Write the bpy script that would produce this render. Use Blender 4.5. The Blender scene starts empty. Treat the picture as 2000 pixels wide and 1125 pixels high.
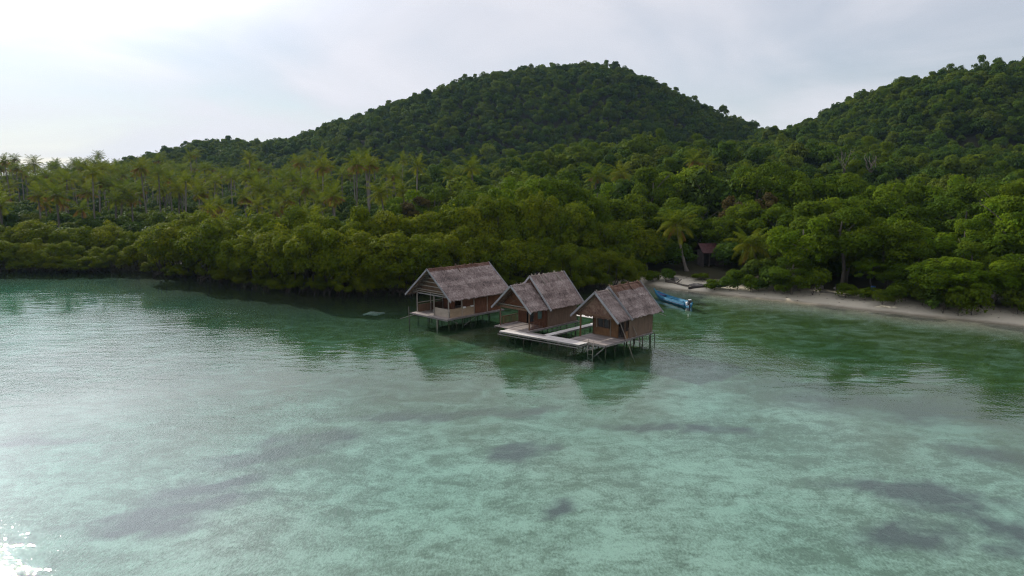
import bpy, math, random
import numpy as np
from mathutils import Vector, Matrix, noise as mnoise

random.seed(7)
RNG = np.random.default_rng(11)
SC = bpy.context.scene
COL = SC.collection

# ------------------------------------------------------------------ camera
FPX, PITCH, CAMH = 1340.0, math.radians(8.66), 16.0
cam_d = bpy.data.cameras.new("camera")
cam_d.sensor_width = 36.0
cam_d.lens = FPX / 2000.0 * 36.0
cam_d.clip_start = 0.5
cam_d.clip_end = 6000.0
cam = bpy.data.objects.new("camera", cam_d)
cam.location = (0, 0, CAMH)
cam.rotation_euler = (math.pi / 2 - PITCH, 0, 0)
COL.objects.link(cam)
SC.camera = cam

# ------------------------------------------------------------------ world, sun, exposure
SUN_EL, SUN_AZ = math.radians(27.6), math.radians(-39.6)      # azimuth from +Y, negative = to the left
SKY_STRENGTH, SUN_POWER, EXPOSURE = 0.10, 3.9, 0.0
SUN_DIR = Vector((math.sin(SUN_AZ) * math.cos(SUN_EL), math.cos(SUN_AZ) * math.cos(SUN_EL), math.sin(SUN_EL)))
world = bpy.data.worlds.new("World")
SC.world = world
world.use_nodes = True
wn, wl = world.node_tree.nodes, world.node_tree.links
wn.clear()
w_out = wn.new("ShaderNodeOutputWorld")
w_bg = wn.new("ShaderNodeBackground")
w_bg.inputs["Strength"].default_value = SKY_STRENGTH
w_sky = wn.new("ShaderNodeTexSky")
w_sky.sky_type = 'NISHITA'
w_sky.sun_disc = False
w_sky.sun_elevation = SUN_EL
w_sky.sun_rotation = SUN_AZ
w_sky.air_density = 1.0
w_sky.dust_density = 0.15
w_sky.ozone_density = 1.0


def wmath(op, a, b=None, c=None):
    n = wn.new("ShaderNodeMath")
    n.operation = op
    for i, v in enumerate((a, b, c)):
        if v is None:
            continue
        if isinstance(v, (int, float)):
            n.inputs[i].default_value = v
        else:
            wl.new(v, n.inputs[i])
    return n.outputs[0]


w_tc = wn.new("ShaderNodeTexCoord")
w_sep = wn.new("ShaderNodeSeparateXYZ")
wl.new(w_tc.outputs["Generated"], w_sep.inputs[0])
w_den = wmath('ADD', wmath('MAXIMUM', w_sep.outputs[2], 0.0), 0.14)
w_comb = wn.new("ShaderNodeCombineXYZ")
wl.new(wmath('DIVIDE', w_sep.outputs[0], w_den), w_comb.inputs[0])
wl.new(wmath('MULTIPLY', wmath('DIVIDE', w_sep.outputs[1], w_den), 1.0), w_comb.inputs[1])
w_noise = wn.new("ShaderNodeTexNoise")
w_noise.inputs["Scale"].default_value = 0.55
w_noise.inputs["Detail"].default_value = 6.0
w_noise.inputs["Roughness"].default_value = 0.5
w_noise.inputs["Distortion"].default_value = 0.6
wl.new(w_comb.outputs[0], w_noise.inputs["Vector"])
w_ramp = wn.new("ShaderNodeMapRange")
w_ramp.inputs["From Min"].default_value = 0.30
w_ramp.inputs["From Max"].default_value = 0.62
w_ramp.inputs["To Min"].default_value = 0.5
w_ramp.inputs["To Max"].default_value = 0.97
w_ramp.interpolation_type = 'SMOOTHSTEP'
wl.new(w_noise.outputs["Fac"], w_ramp.inputs["Value"])
# a thin veil of cloud, brighter round the sun as thin cloud is
w_dot = wn.new("ShaderNodeVectorMath")
w_dot.operation = 'DOT_PRODUCT'
wl.new(w_tc.outputs["Generated"], w_dot.inputs[0])
w_dot.inputs[1].default_value = SUN_DIR
w_glow = wmath('POWER', wmath('MAXIMUM', w_dot.outputs["Value"], 0.0), 24.0)
w_hz = wmath('MULTIPLY_ADD', wmath('MINIMUM', wmath('MAXIMUM', w_sep.outputs[2], 0.0), 0.26), 3.4, 0.12)
w_hz = wmath('MULTIPLY', w_hz, w_hz)
w_lum = wmath('MULTIPLY_ADD', wmath('MULTIPLY', w_glow, w_hz), 44.0, 7.7)
w_lum = wmath('MULTIPLY', w_lum, wmath('MULTIPLY_ADD', w_noise.outputs["Fac"], 0.65, 0.69))
w_cloud = wn.new("ShaderNodeVectorMath")
w_cloud.operation = 'SCALE'
w_cloud.inputs[0].default_value = (0.98, 0.985, 1.065)
wl.new(w_lum, w_cloud.inputs["Scale"])
w_mix = wn.new("ShaderNodeMix")
w_mix.data_type = 'RGBA'
wl.new(w_ramp.outputs[0], w_mix.inputs["Factor"])
wl.new(w_sky.outputs[0], w_mix.inputs["A"])
wl.new(w_cloud.outputs[0], w_mix.inputs["B"])
wl.new(w_mix.outputs["Result"], w_bg.inputs["Color"])
wl.new(w_bg.outputs[0], w_out.inputs["Surface"])

sun_d = bpy.data.lights.new("sun", 'SUN')
sun_d.energy = SUN_POWER
sun_d.angle = math.radians(0.6)
sun_d.color = (1.0, 0.94, 0.84)
sun = bpy.data.objects.new("sun", sun_d)
sun.rotation_euler = SUN_DIR.to_track_quat('Z', 'Y').to_euler()
sun.location = (-100, 100, 120)
COL.objects.link(sun)

SC.view_settings.view_transform = 'Standard'
SC.view_settings.look = 'None'
SC.view_settings.exposure = EXPOSURE
SC.view_settings.gamma = 1.0
SC.view_settings.use_curve_mapping = False
SC.render.engine = 'CYCLES'
SC.cycles.max_bounces = 7
SC.cycles.diffuse_bounces = 3
SC.cycles.glossy_bounces = 3
SC.cycles.transmission_bounces = 3
SC.cycles.transparent_max_bounces = 12
SC.cycles.caustics_reflective = False
SC.cycles.caustics_refractive = False
SC.cycles.sample_clamp_indirect = 4.0
SC.cycles.use_denoising = True
SC.cycles.denoiser = 'OPENIMAGEDENOISE'
SC.cycles.denoising_input_passes = 'RGB_ALBEDO_NORMAL'
SC.cycles.denoising_prefilter = 'FAST'
SC.cycles.filter_width = 1.15


# ------------------------------------------------------------------ helpers
def ray(px, py):
    xc, yc = (px - 1000.0) / FPX, (562.5 - py) / FPX
    return (xc, math.cos(PITCH) + yc * math.sin(PITCH), -math.sin(PITCH) + yc * math.cos(PITCH))


def on_plane(px, py, z=0.0):
    d = ray(px, py)
    t = (z - CAMH) / d[2]
    return Vector((d[0] * t, d[1] * t, z))


def at_dist(px, py, Y):
    d = ray(px, py)
    t = Y / d[1]
    return Vector((d[0] * t, Y, CAMH + d[2] * t))


def tag(o, label=None, cat=None, group=None, kind=None):
    if label:
        o["label"] = label
    if cat:
        o["category"] = cat
    if group:
        o["group"] = group
    if kind:
        o["kind"] = kind
    return o


def empty(name, loc=(0, 0, 0), rz=0.0):
    o = bpy.data.objects.new(name, None)
    o.empty_display_size = 0.3
    o.location = loc
    o.rotation_euler = (0, 0, rz)
    COL.objects.link(o)
    return o


def link_mesh(name, me, parent=None, loc=None):
    o = bpy.data.objects.new(name, me)
    COL.objects.link(o)
    if parent is not None:
        o.parent = parent
    if loc is not None:
        o.location = loc
    return o


def dup(o, parent=None):
    c = o.copy()
    COL.objects.link(c)
    if parent is not None:
        c.parent = parent
    return c


def copy_tree(o, parent=None):
    c = dup(o, parent)
    for ch in list(o.children):
        copy_tree(ch, c)
    return c


class MB:
    """collects shapes, builds ONE mesh"""

    def __init__(self):
        self.v, self.f = [], []

    def add(self, vs, fs):
        b = len(self.v)
        self.v += [tuple(p) for p in vs]
        self.f += [tuple(i + b for i in q) for q in fs]

    def box(self, lo, hi):
        x0, y0, z0 = lo
        x1, y1, z1 = hi
        self.add([(x0, y0, z0), (x1, y0, z0), (x1, y1, z0), (x0, y1, z0), (x0, y0, z1), (x1, y0, z1), (x1, y1, z1), (x0, y1, z1)],
                 [(3, 2, 1, 0), (4, 5, 6, 7), (0, 1, 5, 4), (1, 2, 6, 5), (2, 3, 7, 6), (3, 0, 4, 7)])
        return self

    def bar(self, p, q, w, h, up=(0, 0, 1)):
        p, q, up = Vector(p), Vector(q), Vector(up)
        d = (q - p).normalized()
        s = d.cross(up)
        if s.length < 1e-4:
            s = d.cross(Vector((1, 0, 0)))
        s.normalize()
        u = s.cross(d)
        vs = []
        for e in (p, q):
            for a, b in ((-1, -1), (1, -1), (1, 1), (-1, 1)):
                vs.append(e + s * a * w / 2 + u * b * h / 2)
        self.add(vs, [(3, 2, 1, 0), (4, 5, 6, 7), (0, 1, 5, 4), (1, 2, 6, 5), (2, 3, 7, 6), (3, 0, 4, 7)])
        return self

    def tube(self, pts, rad, n=6):
        pts = [Vector(p) for p in pts]
        if isinstance(rad, (int, float)):
            rad = [rad] * len(pts)
        vs, fs = [], []
        for i, p in enumerate(pts):
            d = (pts[min(i + 1, len(pts) - 1)] - pts[max(i - 1, 0)]).normalized()
            s = d.cross(Vector((0.13, 0.31, 1)) if abs(d.z) < 0.9 else Vector((1, 0.1, 0))).normalized()
            u = s.cross(d)
            for k in range(n):
                a = 2 * math.pi * k / n
                vs.append(p + (s * math.cos(a) + u * math.sin(a)) * rad[i])
        for i in range(len(pts) - 1):
            for k in range(n):
                k2 = (k + 1) % n
                fs.append((i * n + k, i * n + k2, (i + 1) * n + k2, (i + 1) * n + k))
        fs.append(tuple(range(n - 1, -1, -1)))
        fs.append(tuple((len(pts) - 1) * n + k for k in range(n)))
        self.add(vs, fs)
        return self

    def mesh(self, name, mat, smooth=False):
        me = bpy.data.meshes.new(name)
        me.from_pydata(self.v, [], self.f)
        if mat is not None:
            me.materials.append(mat)
        if smooth:
            me.polygons.foreach_set("use_smooth", [True] * len(me.polygons))
        return me

    def build(self, name, mat, parent=None, smooth=False, kind=None, label=None):
        o = link_mesh(name, self.mesh(name, mat, smooth), parent)
        if kind:
            o["kind"] = kind
        if label:
            o["label"] = label
        return o


# ------------------------------------------------------------------ materials
def new_mat(name):
    m = bpy.data.materials.new(name)
    m.use_nodes = True
    nt = m.node_tree
    b = nt.nodes["Principled BSDF"]
    return m, nt.nodes, nt.links, b


def ramp(nodes, stops):
    r = nodes.new("ShaderNodeValToRGB")
    el = r.color_ramp.elements
    while len(el) > 1:
        el.remove(el[-1])
    el[0].position, el[0].color = stops[0][0], (*stops[0][1], 1)
    for p, c in stops[1:]:
        e = el.new(p)
        e.color = (*c, 1)
    return r


def tex_noise(nodes, links, vec, scale, detail=4.0, rough=0.55, dist=0.0):
    t = nodes.new("ShaderNodeTexNoise")
    t.inputs["Scale"].default_value = scale
    t.inputs["Detail"].default_value = detail
    t.inputs["Roughness"].default_value = rough
    t.inputs["Distortion"].default_value = dist
    links.new(vec, t.inputs["Vector"])
    return t.outputs["Fac"]


def mapping(nodes, links, vec, scale=(1, 1, 1), rot=(0, 0, 0), loc=(0, 0, 0)):
    m = nodes.new("ShaderNodeMapping")
    m.inputs["Scale"].default_value = scale
    m.inputs["Rotation"].default_value = rot
    m.inputs["Location"].default_value = loc
    links.new(vec, m.inputs["Vector"])
    return m.outputs[0]


def nmath(nodes, links, op, a, b=None, c=None, clamp=False):
    n = nodes.new("ShaderNodeMath")
    n.operation = op
    n.use_clamp = clamp
    for i, v in enumerate((a, b, c)):
        if v is None:
            continue
        if isinstance(v, (int, float)):
            n.inputs[i].default_value = v
        else:
            links.new(v, n.inputs[i])
    return n.outputs[0]


def mix_rgb(nodes, links, fac, a, b, mode='MIX'):
    n = nodes.new("ShaderNodeMix")
    n.data_type = 'RGBA'
    n.blend_type = mode
    if isinstance(fac, (int, float)):
        n.inputs["Factor"].default_value = fac
    else:
        links.new(fac, n.inputs["Factor"])
    for k, v in (("A", a), ("B", b)):
        if isinstance(v, tuple):
            n.inputs[k].default_value = (*v, 1)
        else:
            links.new(v, n.inputs[k])
    return n.outputs["Result"]


def wood_mat(name, dark, light, scale=6.0, stretch=(1, 1, 1), rough=0.8, bump=0.3):
    m, N, L, b = new_mat(name)
    tc = N.new("ShaderNodeTexCoord")
    oi = N.new("ShaderNodeObjectInfo")
    add = N.new("ShaderNodeVectorMath")
    add.operation = 'ADD'
    L.new(tc.outputs["Object"], add.inputs[0])
    sc_ = N.new("ShaderNodeVectorMath")
    sc_.operation = 'SCALE'
    sc_.inputs[0].default_value = (31, 17, 5)
    L.new(oi.outputs["Random"], sc_.inputs["Scale"])
    L.new(sc_.outputs[0], add.inputs[1])
    v = mapping(N, L, add.outputs[0], stretch)
    f = tex_noise(N, L, v, scale, 6, 0.65)
    f2 = tex_noise(N, L, add.outputs[0], 0.9, 3)
    g = nmath(N, L, 'ADD', nmath(N, L, 'MULTIPLY', f, 0.6), nmath(N, L, 'MULTIPLY', f2, 0.4))
    g = nmath(N, L, 'ADD', g, nmath(N, L, 'MULTIPLY_ADD', oi.outputs["Random"], 0.3, -0.15))
    r = ramp(N, [(0.32, dark), (0.68, light)])
    L.new(g, r.inputs[0])
    L.new(r.outputs[0], b.inputs["Base Color"])
    b.inputs["Roughness"].default_value = rough
    b.inputs["Specular IOR Level"].default_value = 0.25
    bm = N.new("ShaderNodeBump")
    bm.inputs["Strength"].default_value = bump
    bm.inputs["Distance"].default_value = 0.01
    L.new(f, bm.inputs["Height"])
    L.new(bm.outputs[0], b.inputs["Normal"])
    return m


def plain_mat(name, col, rough=0.5, metal=0.0, var=0.25):
    m, N, L, b = new_mat(name)
    tc = N.new("ShaderNodeTexCoord")
    f = tex_noise(N, L, tc.outputs["Object"], 3.0, 5)
    r = ramp(N, [(0.3, tuple(c * (1 - var) for c in col)), (0.7, tuple(min(1, c * (1 + var)) for c in col))])
    L.new(f, r.inputs[0])
    L.new(r.outputs[0], b.inputs["Base Color"])
    b.inputs["Roughness"].default_value = rough
    b.inputs["Metallic"].default_value = metal
    return m


def leaf_mat(name, cols, var_cols, trans=0.3, rough=0.6, face_var=0.6, spec=0.02):
    """cols: two tints picked by the plant, var_cols: tint picked leaf by leaf"""
    m, N, L, b = new_mat(name)
    oi = N.new("ShaderNodeObjectInfo")
    at = N.new("ShaderNodeAttribute")
    at.attribute_name = "tone"
    r = ramp(N, [(i / (len(cols) - 1), c) for i, c in enumerate(cols)])
    L.new(oi.outputs["Random"], r.inputs[0])
    r2 = ramp(N, [(i / (len(var_cols) - 1), c) for i, c in enumerate(var_cols)])
    L.new(at.outputs["Fac"], r2.inputs[0])
    c = mix_rgb(N, L, face_var, r.outputs[0], r2.outputs[0])
    L.new(c, b.inputs["Base Color"])
    b.inputs["Roughness"].default_value = rough
    b.inputs["Specular IOR Level"].default_value = spec
    tr = N.new("ShaderNodeBsdfTranslucent")
    hs = N.new("ShaderNodeHueSaturation")
    hs.inputs["Hue"].default_value = 0.485
    hs.inputs["Value"].default_value = 1.6
    L.new(c, hs.inputs["Color"])
    L.new(hs.outputs[0], tr.inputs["Color"])
    mx = N.new("ShaderNodeMixShader")
    mx.inputs[0].default_value = trans
    L.new(b.outputs[0], mx.inputs[1])
    L.new(tr.outputs[0], mx.inputs[2])
    L.new(mx.outputs[0], N["Material Output"].inputs["Surface"])
    return m


M = {}
M['mangrove'] = leaf_mat("mangrove_leaf", [(0.1109, 0.1456, 0.0072), (0.0819, 0.1317, 0.0072), (0.1350, 0.1544, 0.0072)],
                         [(0.0482, 0.0835, 0.0043), (0.1084, 0.1456, 0.0072), (0.2047, 0.2152, 0.0101)])
M['broad'] = leaf_mat("broadleaf_leaf", [(0.0461, 0.0894, 0.0067), (0.0783, 0.1314, 0.0067), (0.0576, 0.1052, 0.0081), (0.1129, 0.1512, 0.0081), (0.0461, 0.0867, 0.0095)],
                      [(0.0346, 0.0710, 0.0054), (0.0668, 0.1156, 0.0067), (0.1267, 0.1709, 0.0095)])
M['bright'] = leaf_mat("bright_leaf", [(0.0985, 0.1676, 0.0067), (0.0766, 0.1445, 0.0067), (0.1204, 0.1676, 0.0081)],
                       [(0.0492, 0.1032, 0.0054), (0.0985, 0.1676, 0.0081), (0.1642, 0.2192, 0.0121)])
M['hill'] = leaf_mat("hill_leaf", [(0.0230, 0.0552, 0.0085), (0.0704, 0.1288, 0.0102), (0.0307, 0.0710, 0.0136), (0.1472, 0.1906, 0.0119), (0.0230, 0.0499, 0.0102), (0.0576, 0.1117, 0.0119), (0.1088, 0.1314, 0.0153)],
                     [(0.0256, 0.0552, 0.0085), (0.0486, 0.0894, 0.0102), (0.1024, 0.1419, 0.0136)], face_var=0.35)
M['rusty'] = leaf_mat("brown_leaf", [(0.0783, 0.0632, 0.0225), (0.0876, 0.0654, 0.0198)], [(0.0553, 0.0527, 0.0180), (0.0922, 0.0738, 0.0225)])
M['palm'] = leaf_mat("palm_leaf", [(0.0721, 0.1178, 0.0083), (0.1030, 0.1382, 0.0095), (0.0567, 0.1024, 0.0106), (0.1392, 0.1485, 0.0106)],
                     [(0.0515, 0.0870, 0.0059), (0.0979, 0.1280, 0.0083), (0.1804, 0.1690, 0.0148)], trans=0.34, rough=0.6, spec=0.01)
M['palm_dry'] = leaf_mat("dry_palm_leaf", [(0.1680, 0.1125, 0.0180), (0.1750, 0.0938, 0.0270), (0.1190, 0.0750, 0.0270)],
                         [(0.1050, 0.0600, 0.0180), (0.1680, 0.1050, 0.0270), (0.2240, 0.1500, 0.0360)], trans=0.3)
M['bark'] = wood_mat("bark", (0.05, 0.042, 0.034), (0.16, 0.14, 0.115), 5, (1, 1, 0.3))
M['palm_bark'] = wood_mat("palm_bark", (0.07, 0.058, 0.048), (0.20, 0.175, 0.15), 6, (0.4, 0.4, 3.0))
M['pale_bark'] = wood_mat("pale_bark", (0.17, 0.16, 0.13), (0.34, 0.32, 0.28), 5, (1, 1, 0.3))
M['dark_wood'] = wood_mat("dark_wood", (0.022, 0.018, 0.016), (0.075, 0.06, 0.05), 6, (1, 1, 0.3))
M['stilt'] = wood_mat("stilt_wood", (0.02, 0.017, 0.014), (0.085, 0.072, 0.06), 7, (1, 1, 0.25))
_m = M['stilt']
_N, _L = _m.node_tree.nodes, _m.node_tree.links
_b = _N["Principled BSDF"]
_c = _b.inputs["Base Color"].links[0].from_socket
_g = _N.new("ShaderNodeNewGeometry")
_s = _N.new("ShaderNodeSeparateXYZ")
_L.new(_g.outputs["Position"], _s.inputs[0])
_r = _N.new("ShaderNodeMapRange")
_r.inputs["From Min"].default_value = -0.05
_r.inputs["From Max"].default_value = 0.25
_L.new(_s.outputs[2], _r.inputs["Value"])
_L.new(mix_rgb(_N, _L, _r.outputs[0], (0.05, 0.07, 0.026), _c), _b.inputs["Base Color"])
M['grey_wood'] = wood_mat("grey_wood", (0.14, 0.125, 0.12), (0.30, 0.28, 0.265), 7, (0.3, 1, 1))
M['board'] = wood_mat("barge_board", (0.24, 0.24, 0.25), (0.40, 0.40, 0.41), 6, (1, 1, 1))
M['brown_wood'] = wood_mat("brown_wood", (0.085, 0.048, 0.03), (0.19, 0.115, 0.072), 6, (1, 1, 0.25))
M['red_wood'] = wood_mat("red_wood", (0.085, 0.034, 0.02), (0.20, 0.088, 0.046), 6, (1, 1, 0.25))
M['honey_wood'] = wood_mat("honey_wood", (0.125, 0.064, 0.03), (0.26, 0.14, 0.065), 6, (1, 1, 0.25))
M['bamboo_wall'] = wood_mat("bamboo_wall", (0.085, 0.054, 0.04), (0.19, 0.13, 0.092), 7, (1, 1, 0.2))
M['plywood'] = wood_mat("plywood", (0.36, 0.30, 0.24), (0.52, 0.45, 0.38), 3, (0.4, 0.4, 1))
M['tan_panel'] = wood_mat("tan_panel", (0.27, 0.19, 0.125), (0.42, 0.31, 0.21), 4, (0.4, 0.4, 1))
M['deck'] = wood_mat("deck_wood", (0.22, 0.185, 0.17), (0.40, 0.35, 0.325), 6, (1, 0.25, 1))
M['new_plank'] = wood_mat("new_plank", (0.55, 0.50, 0.46), (0.76, 0.72, 0.68), 5, (1, 0.2, 1))
M['pole'] = wood_mat("pole_wood", (0.20, 0.175, 0.15), (0.38, 0.34, 0.29), 7, (1, 1, 0.3))
M['window_dark'] = plain_mat("window_glass", (0.02, 0.02, 0.022), 0.15)
M['curtain'] = plain_mat("curtain_cloth", (0.10, 0.17, 0.15), 0.9)
M['cloth_gap_white'] = plain_mat("white_cloth_gap", (0.72, 0.72, 0.70), 0.9, var=0.1)
M['cloth_blue'] = plain_mat("blue_cloth", (0.09, 0.10, 0.24), 0.9)
M['boat_blue'] = plain_mat("boat_blue", (0.006, 0.15, 0.27), 0.75, var=0.18)
M['boat_pale'] = plain_mat("boat_pale_blue", (0.03, 0.20, 0.31), 0.75, var=0.2)
M['boat_dark'] = plain_mat("boat_navy", (0.012, 0.02, 0.12), 0.5)
M['motor'] = plain_mat("motor_dark", (0.03, 0.03, 0.04), 0.35)
M['motor_white'] = plain_mat("motor_white", (0.7, 0.7, 0.7), 0.4, var=0.1)
M['drum'] = plain_mat("blue_plastic", (0.015, 0.10, 0.36), 0.4)
M['rust_roof'] = plain_mat("rust_roof", (0.06, 0.017, 0.018), 0.75, var=0.5)
M['shed_wall'] = wood_mat("shed_wall", (0.06, 0.05, 0.05), (0.15, 0.13, 0.125), 4, (1, 1, 0.3))
M['rock'] = plain_mat("rock", (0.17, 0.155, 0.14), 0.9, var=0.6)
M['coral_rock'] = plain_mat("coral_rock", (0.27, 0.25, 0.215), 0.9, var=0.35)


def thatch_mat(name, dark, mid, light):
    m, N, L, b = new_mat(name)
    tc = N.new("ShaderNodeTexCoord")
    oi = N.new("ShaderNodeObjectInfo")
    v = mapping(N, L, tc.outputs["Object"], (9, 2.2, 2.2))
    f = tex_noise(N, L, v, 2.4, 8, 0.75, 0.4)
    f2 = tex_noise(N, L, tc.outputs["Object"], 0.8, 4, 0.6)
    f3 = tex_noise(N, L, mapping(N, L, tc.outputs["Object"], (1, .5, .5)), 5.5, 4, 0.75)
    g = nmath(N, L, 'ADD', nmath(N, L, 'MULTIPLY', f, 0.55), nmath(N, L, 'MULTIPLY', f2, 0.25))
    g = nmath(N, L, 'MULTIPLY_ADD', f3, 0.3, g)
    g = nmath(N, L, 'ADD', g, nmath(N, L, 'MULTIPLY_ADD', oi.outputs["Random"], 0.06, -0.055))
    r = ramp(N, [(0.40, dark), (0.52, mid), (0.64, light)])
    L.new(g, r.inputs[0])
    L.new(r.outputs[0], b.inputs["Base Color"])
    b.inputs["Roughness"].default_value = 0.9
    b.inputs["Specular IOR Level"].default_value = 0.2
    bm = N.new("ShaderNodeBump")
    bm.inputs["Strength"].default_value = 0.7
    bm.inputs["Distance"].default_value = 0.05
    L.new(f, bm.inputs["Height"])
    L.new(bm.outputs[0], b.inputs["Normal"])
    return m


M['thatch'] = thatch_mat("thatch", (0.055, 0.041, 0.036), (0.235, 0.18, 0.165), (0.50, 0.415, 0.38))
M['thatch_brown'] = thatch_mat("ridge_thatch", (0.07, 0.035, 0.025), (0.17, 0.095, 0.07), (0.30, 0.20, 0.15))


# ------------------------------------------------------------------ the ground: shoreline, hills, sea bed
SHORE_PX = [(-900, 520), (-300, 520), (0, 524), (150, 526), (295, 527), (315, 533), (400, 542), (480, 552), (560, 559), (640, 570),
            (780, 568), (860, 562), (1000, 560), (1130, 560), (1225, 555), (1262, 557), (1300, 563), (1400, 575), (1500, 585), (1600, 596),
            (1700, 607), (1800, 618), (1900, 628), (2000, 638), (2250, 665), (2600, 720)]
SHORE = np.array([on_plane(x, y)[:2] for x, y in SHORE_PX])
SHORE = np.vstack([[-1500, SHORE[0][1] + 60], SHORE, [SHORE[-1][0] + 60, 20], [400, -400]])


def shore_dist(X, Y):
    """signed distance to the waterline, positive on land"""
    P_ = np.stack([X.ravel(), Y.ravel()], 1)
    best = np.full(len(P_), 1e9)
    for a, b in zip(SHORE[:-1], SHORE[1:]):
        d = b - a
        t = np.clip(((P_ - a) @ d) / (d @ d), 0, 1)
        q = P_ - a - t[:, None] * d
        best = np.minimum(best, np.hypot(q[:, 0], q[:, 1]))
    ys = np.interp(P_[:, 0], SHORE[:-1, 0], SHORE[:-1, 1])
    land = P_[:, 1] > ys
    return np.where(land, best, -best).reshape(X.shape)


def profile(pxs, Y, sub):
    q = [at_dist(x, y, Y) for x, y in pxs]
    return np.array([p.x for p in q]), np.array([max(0.0, p.z - sub) for p in q])


MAIN_Y, RIGHT_Y, FOOT_Y = 620.0, 430.0, 300.0
MAIN = profile([(120, 358), (240, 352), (340, 322), (380, 300), (430, 274), (470, 270), (520, 282), (545, 272), (590, 274), (620, 262), (700, 232),
                (800, 194), (900, 163), (1000, 140), (1080, 131), (1140, 124), (1200, 130), (1250, 154), (1330, 203), (1380, 221), (1425, 241),
                (1455, 268), (1500, 290), (1600, 290), (1750, 320), (2000, 330)], MAIN_Y, 11.0)
RIGHT = profile([(1380, 330), (1450, 280), (1500, 255), (1560, 254), (1600, 250), (1650, 218), (1690, 188), (1740, 164), (1800, 149), (1860, 141), (1900, 138),
                 (1940, 136), (2000, 114), (2100, 92), (2250, 100), (2500, 200)], RIGHT_Y, 10.0)
FOOT = profile([(560, 358), (800, 340), (900, 322), (1000, 302), (1100, 282), (1200, 272), (1300, 272), (1400, 275), (1480, 272), (1550, 278), (1700, 282),
                (1850, 290), (2000, 288), (2300, 280), (2700, 300)], FOOT_Y, 11.0)


def bump_noise(X, Y, s, seed):
    r = np.random.default_rng(seed)
    out = np.zeros_like(X)
    for k in range(7):
        a = r.uniform(0, 2 * math.pi)
        w = s * r.uniform(0.5, 1.6)
        out += np.sin((X * math.cos(a) + Y * math.sin(a)) * 2 * math.pi / w + r.uniform(0, 6.28)) / 7 * 1.6
    return out


def ground_z(X, Y):
    X = np.asarray(X, float)
    Y = np.asarray(Y, float)
    s = shore_dist(X, Y)
    sea = -0.80 * (1 - np.exp(np.minimum(s, 0) / 16.0)) + 0.09 * bump_noise(X, Y, 17.0, 3) * np.clip(-s / 8, 0, 1)
    sp = np.maximum(s, 0)
    land = 1.9 * (1 - np.exp(-sp / 7.0)) + 0.008 * np.minimum(sp, 300)
    tm = np.clip(np.where(Y < MAIN_Y, (MAIN_Y - Y) / 270.0, (Y - MAIN_Y) / 420.0), 0, 1)
    zm = np.interp(X, *MAIN) * (0.5 + 0.5 * np.cos(math.pi * tm ** 1.15))
    tr = np.clip(np.where(Y < RIGHT_Y, (RIGHT_Y - Y) / 190.0, (Y - RIGHT_Y) / 380.0), 0, 1)
    zr = np.interp(X, *RIGHT) * (0.5 + 0.5 * np.cos(math.pi * tr ** 1.1))
    tf = np.clip(np.where(Y < FOOT_Y, (FOOT_Y - Y) / 190.0, (Y - FOOT_Y) / 500.0), 0, 1)
    zf = np.interp(X, *FOOT) * (0.5 + 0.5 * np.cos(math.pi * tf))
    hills = np.maximum(np.maximum(zm, zr), zf) * np.clip(s / 25.0, 0, 1)
    gul = 1 + 0.05 * bump_noise(X, Y, 120.0, 5) * np.clip(1 - tm * 2.2, -0.2, 1) * (zm > zf)
    return np.where(s > 0, np.maximum(land, hills * np.where(tm < 0.12, 1.0, gul)), sea)


def gz(x, y):
    return float(ground_z(np.array([x]), np.array([y]))[0])


def graded(lo, hi, core_lo, core_hi, step, grow=1.12):
    a = list(np.arange(core_lo, core_hi + step * 0.5, step))
    st = step
    while a[-1] < hi:
        st *= grow
        a.append(a[-1] + st)
    st = step
    while a[0] > lo:
        st *= grow
        a.insert(0, a[0] - st)
    return np.array(a)


def grid_mesh(name, xs, ys, Z, mat, smooth=True):
    nx, ny = len(xs), len(ys)
    X, Y = np.meshgrid(xs, ys)
    co = np.stack([X, Y, Z], 2).reshape(-1, 3)
    i = np.arange((ny - 1) * (nx - 1))
    r, c = i // (nx - 1), i % (nx - 1)
    q = np.stack([r * nx + c, r * nx + c + 1, (r + 1) * nx + c + 1, (r + 1) * nx + c], 1)
    return quad_mesh(name, co, q, mat, smooth)


def quad_mesh(name, co, q, mat, smooth=False, tone=None):
    me = bpy.data.meshes.new(name)
    n, m = len(co), len(q)
    me.vertices.add(n)
    me.vertices.foreach_set("co", np.asarray(co, np.float32).ravel())
    k = q.shape[1]
    me.loops.add(m * k)
    me.loops.foreach_set("vertex_index", q.astype(np.int32).ravel())
    me.polygons.add(m)
    me.polygons.foreach_set("loop_start", np.arange(0, m * k, k, dtype=np.int32))
    if smooth:
        me.polygons.foreach_set("use_smooth", np.ones(m, bool))
    me.update(calc_edges=True)
    if mat is not None:
        me.materials.append(mat)
    if tone is not None:
        at = me.attributes.new("tone", 'FLOAT', 'FACE')
        at.data.foreach_set("value", np.asarray(tone, np.float32))
    return me


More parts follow.
